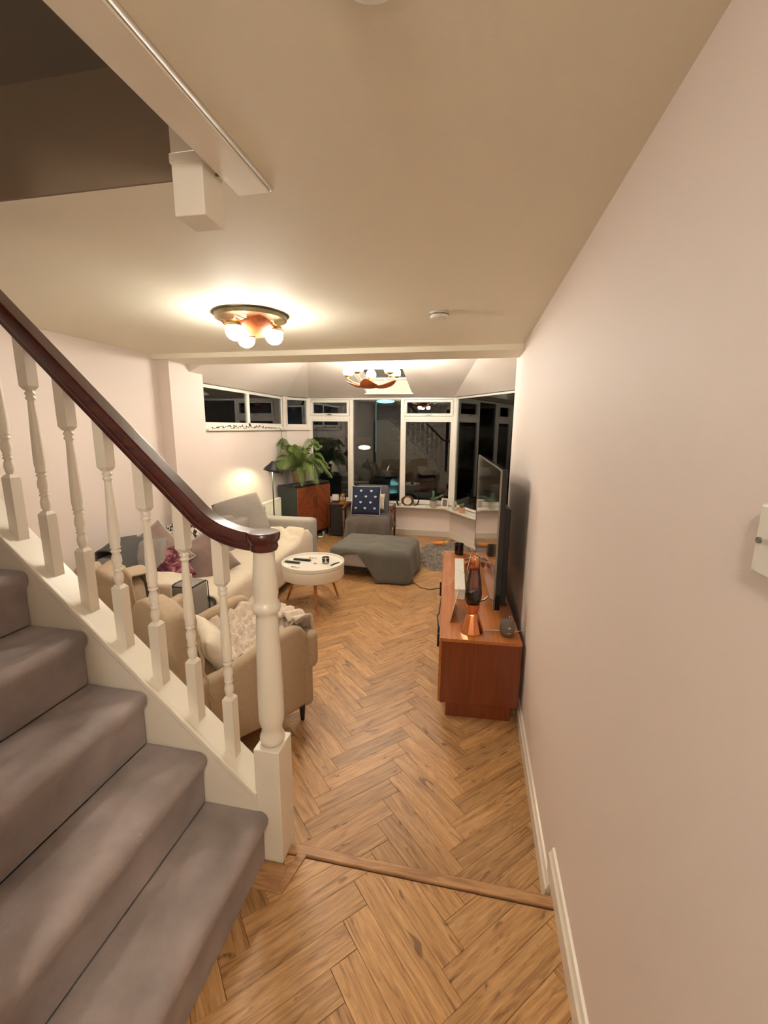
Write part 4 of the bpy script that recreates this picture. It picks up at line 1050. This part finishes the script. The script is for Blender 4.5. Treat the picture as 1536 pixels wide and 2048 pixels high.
for j in range(9): bw.tube([((.091+.0032*j)*math.cos(t*PI/12), (.091+.0032*j)*math.sin(t*PI/12), .02+j*.022+(.003 if t % 2 else -.003)) for t in range(25)], .006, 5)
build('weave', bw, 'basket', PT, smooth=True)
build('soil', MB().lathe([(.104,.188),(.001,.195)], 20, caps=False), 'soil', PT)
def frond(L, yaw_, rise, droop, rs):
    m = MB(); n = 16; pts = []
    for i in range(n+1):
        t = i/n; r = L*(t*.92); z = rise*math.sin(min(1, t*1.15)*PI*.62)-droop*t*t
        pts.append(Vector((r*math.cos(yaw_), r*math.sin(yaw_), z)))
    m.tube(pts, [.004*(1-.7*i/n)+.0008 for i in range(n+1)], 5)
    side = Vector((-math.sin(yaw_), math.cos(yaw_), 0))
    for i in range(6, n*3+1):
        t = i/(n*3); p = pts[min(n, int(t*n))].lerp(pts[min(n, int(t*n)+1)], t*n-int(t*n)); tg = (pts[min(n, int(t*n)+1)]-pts[max(0, int(t*n)-1)]).normalized()
        ll = L*.40*math.sin(PI*(t*.78+.16))
        for s in (-1, 1):
            d = (side*s*.8+tg*.75+Vector((0, 0, -.28+rs.uniform(-.1, .1)))).normalized(); w = tg*.0055
            e = p+d*ll+Vector((0,0,-.15*ll)); mid = p+d*ll*.5+Vector((0,0,.02))
            m.add([p-w*.5, p+w*.5, mid+w, mid-w*.9, e], [(0,1,2,3),(3,2,4)])
    return m
rs = random.Random(5)
for k in range(30):
    a = k*2.4+rs.uniform(-.3, .3); L_ = rs.uniform(.38, .64)*(1.0 if k < 20 else .7)
    m = frond(L_, a, rs.uniform(.18, .40)+(.15 if k >= 20 else 0), rs.uniform(.12, .42) if k < 20 else .05, rs)
    m.xf(T(.02*math.cos(a), .02*math.sin(a), .19))
    # keep leaves inside the bay (the wall and panes are close behind)
    out = []
    for x, y, z in m.v:
        wx, wy = PT.location.x+x, PT.location.y+y
        if wx < XL+.02: x = XL+.02-PT.location.x+.1*(wx-XL-.02)*0
        lim = 7.20
        if wy > lim: y = lim-PT.location.y
        dd = (wx+3.05)*-.835+(wy-6.88)*.549
        if dd > -.02: x += .835*(dd+.02); y -= .549*(dd+.02)
        out.append((x, y, z))
    m.v = out
    build('frond', m, 'leaf', PT, merge=False)

# fairy lights along the strip sill, wire hanging to the palm
rs = random.Random(3)
pts = []
for i in range(90):
    t = i/89; y = 4.72+t*1.75; pts.append((XL+.02+rs.uniform(-.012,.014), y+rs.uniform(-.03,.03), 1.628+abs(rs.uniform(0, .035))*(1 if .1 < t < .75 else .3)))
pts += [(XL+.045,6.50,1.64),(XL+.062,6.53,1.60),(XL+.06,6.54,1.50),(XL+.08,6.58,1.42),(XL+.10,6.66,1.34),(XL+.12,6.66,1.26),(XL+.16,6.64,1.18)]
FLt = thing('fairy_lights', 'dark tangled string of fairy lights along the high sill', 'string lights', (0,0,0))
build('wire', MB().tube(pts, .0035, 5), 'black', FLt, smooth=True)
bb = MB()
for i in range(0, 90, 4): bb.sphere((pts[i][0], pts[i][1], pts[i][2]+.006), .008, 8, 5)
o = build('bulbs', bb, 'char', FLt, smooth=True, merge=False); o['kind'] = 'stuff'
# trainers under cabinet
for k, (dx, dy, rz) in enumerate(((.62,-.02,1.9),(.74,.03,1.7))):
    q = onSB(dx, dy+.08)
    t = thing('shoe', 'white trainer under the cabinet, ' + ('the nearer one' if k == 0 else 'the farther one'), 'shoe', (q[0], q[1], ZF), rz)
    build('sole', MB().softbox(-.13, .13, -.042, .042, 0, .025, .012, 8), 'white', t, smooth=True)
    build('upper', MB().softbox(-.125, .125, -.038, .038, .02, .062, .02, 8).xf(Matrix.Shear('XY', 4, (0,0))), 'whiteP' if k else 'char', t, smooth=True)

# ================================================================== SIDE TABLE, DOME CLOCK, BOX
SD = thing('side_table', 'small black side table with wooden edge beside the blue cushion chair', 'side table', (-2.14, 7.0, ZF), .05)
build('top', MB().box(-.20, .20, -.16, .16, .55, .565), 'walnutd', SD, bevel=.003)
build('panel', MB().box(-.17, .03, -.14, .12, .02, .55), 'black', SD, bevel=.006)
for sx in (-1, 1):
    for sy in (-1, 1): build('leg', MB().box(sx*.19-.008, sx*.19+.008, sy*.15-.008, sy*.15+.008, 0, .55), 'walnutd', SD, bevel=.002)
zt_ = ZF+.565
DC = thing('dome_clock', 'gold anniversary clock under a glass dome on the side table', 'clock', (-2.12, 6.96, zt_))
build('base', MB().lathe([(.07,0),(.07,.015),(.055,.02)], 24), 'gold', DC, smooth=False)
build('dome', MB().lathe([(.060,.02),(.060,.12),(.052,.15),(.03,.172),(.001,.178)], 24, caps=False), 'glassj', DC, smooth=True)
build('movement', MB().lathe([(.006,.02),(.045,.03),(.008,.075),(.01,.08),(.042,.14),(.035,.15),(.001,.152)], 20), 'gold', DC, smooth=True)
tb = thing('tissue_box', 'small white box beside the gold dome clock', 'box', (-2.27, 7.04, zt_), .1)
build('carton', MB().box(-.05,.05,-.04,.04,0,.13), 'whiteP', tb, bevel=.003)
build('band', MB().box(-.051,.051,-.041,.041,.0,.03), 'black', tb, bevel=.002)

# ================================================================== WOODEN LOUNGE CHAIR
LC = thing('lounge_chair', 'wooden framed lounge chair with black back facing the room', 'armchair', (-1.56, 6.62, ZF), .06)
build('backrest', MB().softbox(-.27, .27, -.06, .06, 0, .53, .05, 12).xf(T(0,.20,.38)@RX(-.22)), 'darkb', LC, smooth=True)
build('seat', MB().softbox(-.28, .28, -.32, .28, .30, .42, .05, 12), 'darkb', LC, smooth=True)
for s in (-1, 1):
    build('armrest', MB().tube([(s*.375,-.30,.60),(s*.38,-.10,.615),(s*.375,.15,.60),(s*.36,.32,.57)], [.02,.024,.022,.016], 10).xf(Matrix.Identity(4)), 'walnutd', LC, smooth=True)
    build('leg', MB().tube([(s*.375,-.27,.60),(s*.365,-.28,.3),(s*.35,-.31,0)], [.016,.02,.012], 10), 'walnutd', LC, smooth=True)
    build('leg', MB().tube([(s*.365,.25,.58),(s*.36,.30,.3),(s*.35,.36,0)], [.016,.02,.012], 10), 'walnutd', LC, smooth=True)
    build('side_rail', MB().tube([(s*.31,-.29,.30),(s*.31,.30,.27)], .016, 8), 'walnutd', LC, smooth=True)
hc = cushion('heart_cushion', 'navy cushion with rows of pale hearts and white piping on the lounge chair', 'navy', .46, .46, .13, T(-1.60,6.50,.53)@RZ(.06)@RX(math.radians(76)), 30, pipe='heart', pinch=.05)
hm = MB()
def heart(cx, cy, r):
    n = 16; pts = []
    for i in range(n):
        t = 2*PI*i/n; x = 16*math.sin(t)**3; y = 13*math.cos(t)-5*math.cos(2*t)-2*math.cos(3*t)-math.cos(4*t); pts.append((cx+x*r/16, cy+y*r/16))
    return pts
def pz(x, y):
    w = h = .46; u = x/(w/2); v = y/(h/2); return .065*max(0,((1-abs(u)**2.6)*(1-abs(v)**2.6)))**.55+.014
rows_ = [(.145,(-.06,.10)),(.07,(-.15,.02,.165)),(-.01,(-.065,.09)),(-.09,(-.15,.015,.165)),(-.165,(-.10,.07))]
for yy, xs in ((.15,(-.07,.09)),(.06,(-.15,.01,.155)),(-.03,(-.07,.085)),(-.12,(-.145,.0,.15))):
    for xx in xs:
        hp_ = heart(xx, yy, .021)
        zc_ = pz(xx, yy)
        m = MB(); n = len(hp_); m.add([(x, y, pz(x, y)-.004) for x, y in hp_]+[(x, y, pz(x, y)+.002) for x, y in hp_], [tuple(range(n)), tuple(range(n, 2*n))]+[(i,(i+1)%n,n+(i+1)%n,n+i) for i in range(n)])
        build('printed_heart', m, 'heart', hc)
def lc_hem(t, x, y):
    return .34 if y < -.2 else (.16 if abs(x) > .22 else .02)
cover('seat_throw', 'brown-grey throw gathered over the lounge chair seat', 'throw', .31, .30, .435, .08, lc_hem, 'browng', (-1.56, 6.58, ZF), .06, wave=.06, nw=9, seed=8, amp=.02, dome=.03)
cushion('white_pillow', 'white cushion corner showing behind the navy heart cushion', 'cream', .30, .26, .10, T(-1.49,6.70,.49)@RZ(.0)@RX(math.radians(74)), 33)

# ================================================================== SILL OBJECTS
ZS = .363
CK = thing('mantel_clock', 'round faced mantel clock with dark wooden hexagonal case on the sill', 'clock', (-1.04, 7.17, ZS), .12)
hexp = [(.10*math.cos(a)*1.15, .085+.085*math.sin(a)) for a in [2*PI*k/8+PI/8 for k in range(8)]]
build('case', MB().extrude_y(hexp, -.03, .03), 'walnutd', CK, bevel=.01)
build('bezel', MB().lathe([(.066,0),(.070,.008),(.064,.012)], 28, (0,-.03,.085), axis=(0,-1,0), caps=False), 'gold', CK, smooth=True)
build('face', MB().lathe([(.064,0),(.064,.006)], 28, (0,-.03,.085), axis=(0,-1,0)), 'clockw', CK)
build('hand', MB().tube([(0,-.039,.085),(.03,-.039,.10)], .002, 5), 'black', CK)
build('hand', MB().tube([(0,-.040,.085),(-.015,-.040,.06)], .0025, 5), 'black', CK)
tk = MB()
for k in range(12):
    a = k*PI/6; tk.tube([(.054*math.cos(a),-.0375,.085+.054*math.sin(a)),(.060*math.cos(a),-.0375,.085+.060*math.sin(a))], .0018, 4)
build('hour_marks', tk, 'black', CK)
for s, lb in ((-1,'black tilted stand just left of the mantel clock'),(1,'black tilted stand just right of the mantel clock')):
    t = thing('book_end', lb, 'stand', (-1.04+s*.155, 7.17+s*.02, ZS), .12)
    build('plate', MB().box(-.012,.012,-.03,.03,0,.10).xf(RY(s*.35)), 'black', t, bevel=.004)
    build('foot', MB().box(-.04 if s > 0 else -.01, .01 if s > 0 else .04,-.03,.03,0,.006), 'black', t, bevel=.002)
def plant_pot(name, label, x, y, r, h, mat, ph):
    t = thing(name, label, 'plant', (x, y, ZS))
    build('pot', MB().lathe([(r*.82,0),(r*.9,.004),(r,h),(r*.93,h),(r*.9,h-.015),(.001,h-.015)], 24), mat, t, smooth=False)
    build('soil', MB().lathe([(r*.9,h-.014),(.001,h-.01)], 20, caps=False), 'soil', t)
    for k, (a, ln, tilt) in enumerate(ph):
        d = Vector((math.sin(tilt)*math.cos(a), math.sin(tilt)*math.sin(a), math.cos(tilt)))
        m = MB(); pts = [Vector((0,0,h-.01))+d*ln*t_+Vector((0,0,-.03*t_*t_)) for t_ in (0,.33,.66,1)]
        m.tube(pts, [.006,.005,.004,.003], 6)
        rr_ = random.Random(k)
        for j in range(26):
            f_ = j/26; p = Vector((0,0,h-.01))+d*ln*(.15+.85*f_)+Vector((0,0,-.03*f_*f_)); aa = j*2.4
            e = Vector((math.cos(aa), math.sin(aa), .5)); e = (e-d*e.dot(d)*.4).normalized()
            m.sphere((p+e*.014), .011, 6, 4, (1,1,.7))
        build('stem', m, 'leafd', t, smooth=True, merge=False)
    return t
plant_pot('succulent', 'leggy green succulent in a pale pot on the bay sill', -.60, 7.12, .062, .105, 'stone', ((1.9,.20,.12),(.2,.21,.85),(.0,.12,.5),(2.8,.09,.5)))
PF = thing('photo_frame', 'small white framed photo standing on the bay sill', 'photo frame', (-.415, 7.13, ZS), -.25)
build('frame', frame_ring(MB(), .016, -.055, .055, 0, .15, -.008, .008).xf(RX(-.15)), 'white', PF, bevel=.002)
build('picture', MB().box(-.04,.04,-.003,.003,.015,.135).xf(RX(-.15)), 'photo', PF)
build('easel', MB().box(-.01,.01,.01,.05,0,.004).box(-.008,.008,.045,.05,0,.09), 'card', PF)
BU = thing('bust_figurine', 'small grey stone bust figurine on the angled sill', 'figurine', (-.235, 6.90, ZS), -.3)
build('shoulders', MB().softbox(-.045,.045,-.028,.028,0,.06,.024,10), 'stone', BU, smooth=True)
build('neck', MB().lathe([(.02,.05),(.017,.075),(.02,.085)], 14), 'stone', BU, smooth=True)
build('head', MB().sphere((0,-.003,.112), .034, 16, 12, (.85,1,1.12)).sphere((0,-.036,.105), .007, 8, 6).sphere((0,-.03,.09), .010, 8, 6), 'stone', BU, smooth=True)
build('hair', MB().sphere((0,.004,.124), .034, 14, 10, (.9,.98,.9)), 'mauve', BU, smooth=True)
plant_pot('small_succulent', 'small plant in a terracotta pot beside the stone bust', -.125, 6.72, .05, .085, 'terra', ((1.0,.10,.4),(2.9,.09,.5),(4.5,.08,.45),(.2,.1,.2)))
ltr = thing('paper_stack', 'white papers lying on the sill right of the mantel clock', 'papers', (-.82, 7.18, ZS), .1)
build('sheet', MB().box(-.07,.07,-.04,.04,0,.012), 'whiteP', ltr); build('sheet', MB().box(-.05,.05,-.03,.03,.012,.02).xf(RZ(.2)), 'stone', ltr)

# ================================================================== RUG + TOY CARROT
RG = MB(); rs = random.Random(9)
RCX, RCY = -.26, 6.15
def rug_edge(a): return (.70+.02*math.sin(5*a)+.015*math.sin(9*a+1))
base = []
for i in range(60):
    a = 2*PI*i/60; r = rug_edge(a); base.append((r*.62*math.cos(a), r*1.12*math.sin(a)))
def inroom(x, y): return .838*(x+RCX)+.546*(y+RCY) < 3.60
base = [(x, y) if inroom(x, y) else None for x, y in base]; base = [b for b in base if b]
rg = thing('fur_rug', 'shaggy dark grey fur rug below the bay sill', 'rug', (RCX, RCY, ZF))
build('backing', MB().prism(base, .0, .012), 'rug', rg)
fm = MB()
for k in range(9000):
    a = rs.uniform(0, 2*PI); q = math.sqrt(rs.random())*1.02; r = rug_edge(a)*q; x = r*.62*math.cos(a); y = r*1.12*math.sin(a)
    if not inroom(x, y): continue
    h = rs.uniform(.02, .05); dx, dy = rs.uniform(-.03,.03)+.01*math.cos(x*20), rs.uniform(-.03,.03)+.01*math.sin(y*15); w = .004
    an = rs.uniform(0, PI); wx, wy = w*math.cos(an), w*math.sin(an)
    fm.add([(x-wx,y-wy,.01),(x+wx,y+wy,.01),(x+dx,y+dy,.01+h)], [(0,1,2)])
o = build('pile', fm, 'rug', rg, merge=False); o['kind'] = 'stuff'
CR = thing('toy_carrot', 'orange plush carrot with green top lying on the fur rug', 'toy', (-.42, 6.55, ZF+.035), .15)
build('body', MB().lathe([(.004,0),(.018,.03),(.034,.12),(.038,.17),(.025,.19),(.001,.195)], 16, (-.14,0,.04), axis=(1,0,0)), 'carrot', CR, smooth=True)
for k in range(4):
    a = -.7+k*.45
    build('leaf', MB().lathe([(.004,0),(.014,.03),(.012,.06),(.001,.09)], 8, (.045,0,.045), axis=(math.cos(a),math.sin(a),.25*(k % 2))), 'lime' if k % 2 else 'carrot', CR, smooth=True)

# ================================================================== OUTSIDE (night)
struct('ground', MB().box(-9, 8, 7.6, 30, -.6, -.5), 'asphalt', 'dark driveway beyond the bay window', 'ground')
CA = thing('car', 'dark parked car outside the bay window', 'car', (-1.35, 10.2, -.5), math.radians(100))
sec = [(-2.0,.35,.55,.62),(-1.9,.25,.78,.75),(-1.0,.22,.90,.84),(-.6,.22,1.05,.85),(.1,.22,1.40,.80),(.9,.22,1.42,.78),(1.6,.22,1.10,.84),(1.95,.25,.95,.78),(2.05,.35,.75,.6)]
cv = []; cf = []
for x, zl, zh, w in sec:
    zb_ = min(.88, zh); wt = w*(.72 if zh > 1.0 else .92)
    cv += [(x,-w*.95,zl),(x,-w,zl+.2),(x,-w*.97,zb_),(x,-wt,zh),(x,-wt*.5,zh+.03),(x,wt*.5,zh+.03),(x,wt,zh),(x,w*.97,zb_),(x,w,zl+.2),(x,w*.95,zl)]
for i in range(len(sec)-1):
    for k in range(10): cf.append((i*10+k, i*10+(k+1)%10, (i+1)*10+(k+1)%10, (i+1)*10+k))
cf += [tuple(range(10)), tuple(range(80, 90))]
build('body', MB().add(cv, cf), 'car', CA, smooth=True, subd=1)
for x in (-1.3, 1.3):
    for s in (-1, 1): build('wheel', MB().lathe([(.20,-.1),(.32,-.1),(.33,0),(.32,.1),(.20,.1)], 24, (x, s*.76, .33), axis=(0,1,0)), 'black', CA)
build('windscreen', MB().add([(-.62,-.60,1.03),(-.62,.60,1.03),(.0,.50,1.40),(.0,-.50,1.40)], [(0,1,2,3)]).xf(T(-.03,0,.03)), 'blackg', CA)
for s in (-1, 1): build('headlamp', MB().softbox(-1.98,-1.86,s*.6-.12,s*.6+.12,.58,.70,.04,6), 'glassj', CA, smooth=True)
LPst = thing('street_lamp', 'teal glowing street lamp seen through the middle pane', 'street lamp', (-2.58, 11.6, -.5))
build('post', MB().tube([(0,0,1.5),(0,0,2.80)], .012, 8), 'teal', LPst, smooth=True)  # upper post and arm emit, their lit look put into the material
build('lower_post', MB().tube([(0,0,0),(0,0,1.5)], .014, 8), 'render', LPst, smooth=True)
build('arm', MB().tube([(0,0,2.78),(.06,0,2.86),(.2,0,2.87)], .02, 8), 'teal', LPst, smooth=True)
build('head', MB().lathe([(.02,.05),(.22,.02),(.25,0),(.20,-.03),(.001,-.05)], 24, (.26,0,2.84)), 'tealh', LPst, smooth=True)
GW = thing('garden_wall', 'pale rendered garden wall across the street', 'wall', (0, 14, -.5))
build('wall', MB().box(-8, 4, 0, .25, 0, 1.75), 'render', GW); build('coping', MB().box(-8.05, 4.05, -.04, .29, 1.75, 1.83), 'render', GW, bevel=.01)
FN = thing('board_fence', 'dark upright board fence behind the car', 'fence', (-1.2, 13.75, -.5))
rs = random.Random(4)
for k in range(26): build('board', MB().box(k*.14, k*.14+.125, rs.uniform(0,.012), .03, 0, 2.3+rs.uniform(-.03,.03)), 'fence', FN)
build('rail', MB().box(0, 3.64, .03, .07, .5, .6).box(0, 3.64, .03, .07, 1.7, 1.8), 'fence', FN)
lamp = thing('garden_lamp', 'small oval white bulkhead lamp lit beyond the drive', 'lamp', (-3.46, 13.9, 1.02))
build('glow', MB().sphere((0,-.06,0), .16, 16, 10, (1.25,.3,.42)), 'oval', lamp, smooth=True)
build('backplate', MB().softbox(-.22,.22,-.03,.1,-.09,.09,.03,6), 'black', lamp, smooth=True)
TRE = thing('garden_tree', 'leafy tree beside the street lamp, dotted with glints', 'tree', (-1.5, 12.75, -.5))
build('trunk', MB().tube([(0,0,0),(.05,.02,1.2),(0,0,2.2)], [.09,.07,.04], 10), 'fence', TRE, smooth=True)
for k in range(7):
    a = k*.9; build('branch', MB().tube([(0,0,1.1+.15*k),(.4*math.cos(a),.3*math.sin(a),1.6+.2*k),(.7*math.cos(a),.5*math.sin(a),2.0+.18*k)], [.03,.018,.008], 6), 'fence', TRE, smooth=True)
lf = MB(); rs = random.Random(8)
for k in range(2600):
    a = rs.uniform(0,2*PI); b = rs.uniform(-1,1); r = .35+.60*rs.random()**.5; s_ = math.sqrt(1-b*b)
    p = Vector((.95*r*s_*math.cos(a), .5*r*s_*math.sin(a), 2.35+1.0*r*b)); e1 = Vector((rs.uniform(-1,1),rs.uniform(-1,1),rs.uniform(-1,1))).normalized()*.05; e2 = e1.cross(Vector((rs.uniform(-1,1),.3,1))).normalized()*.025
    lf.add([p-e1, p+e2, p+e1, p-e2], [(0,1,2,3)])
o = build('leaves', lf, 'tree', TRE, merge=False); o['kind'] = 'stuff'
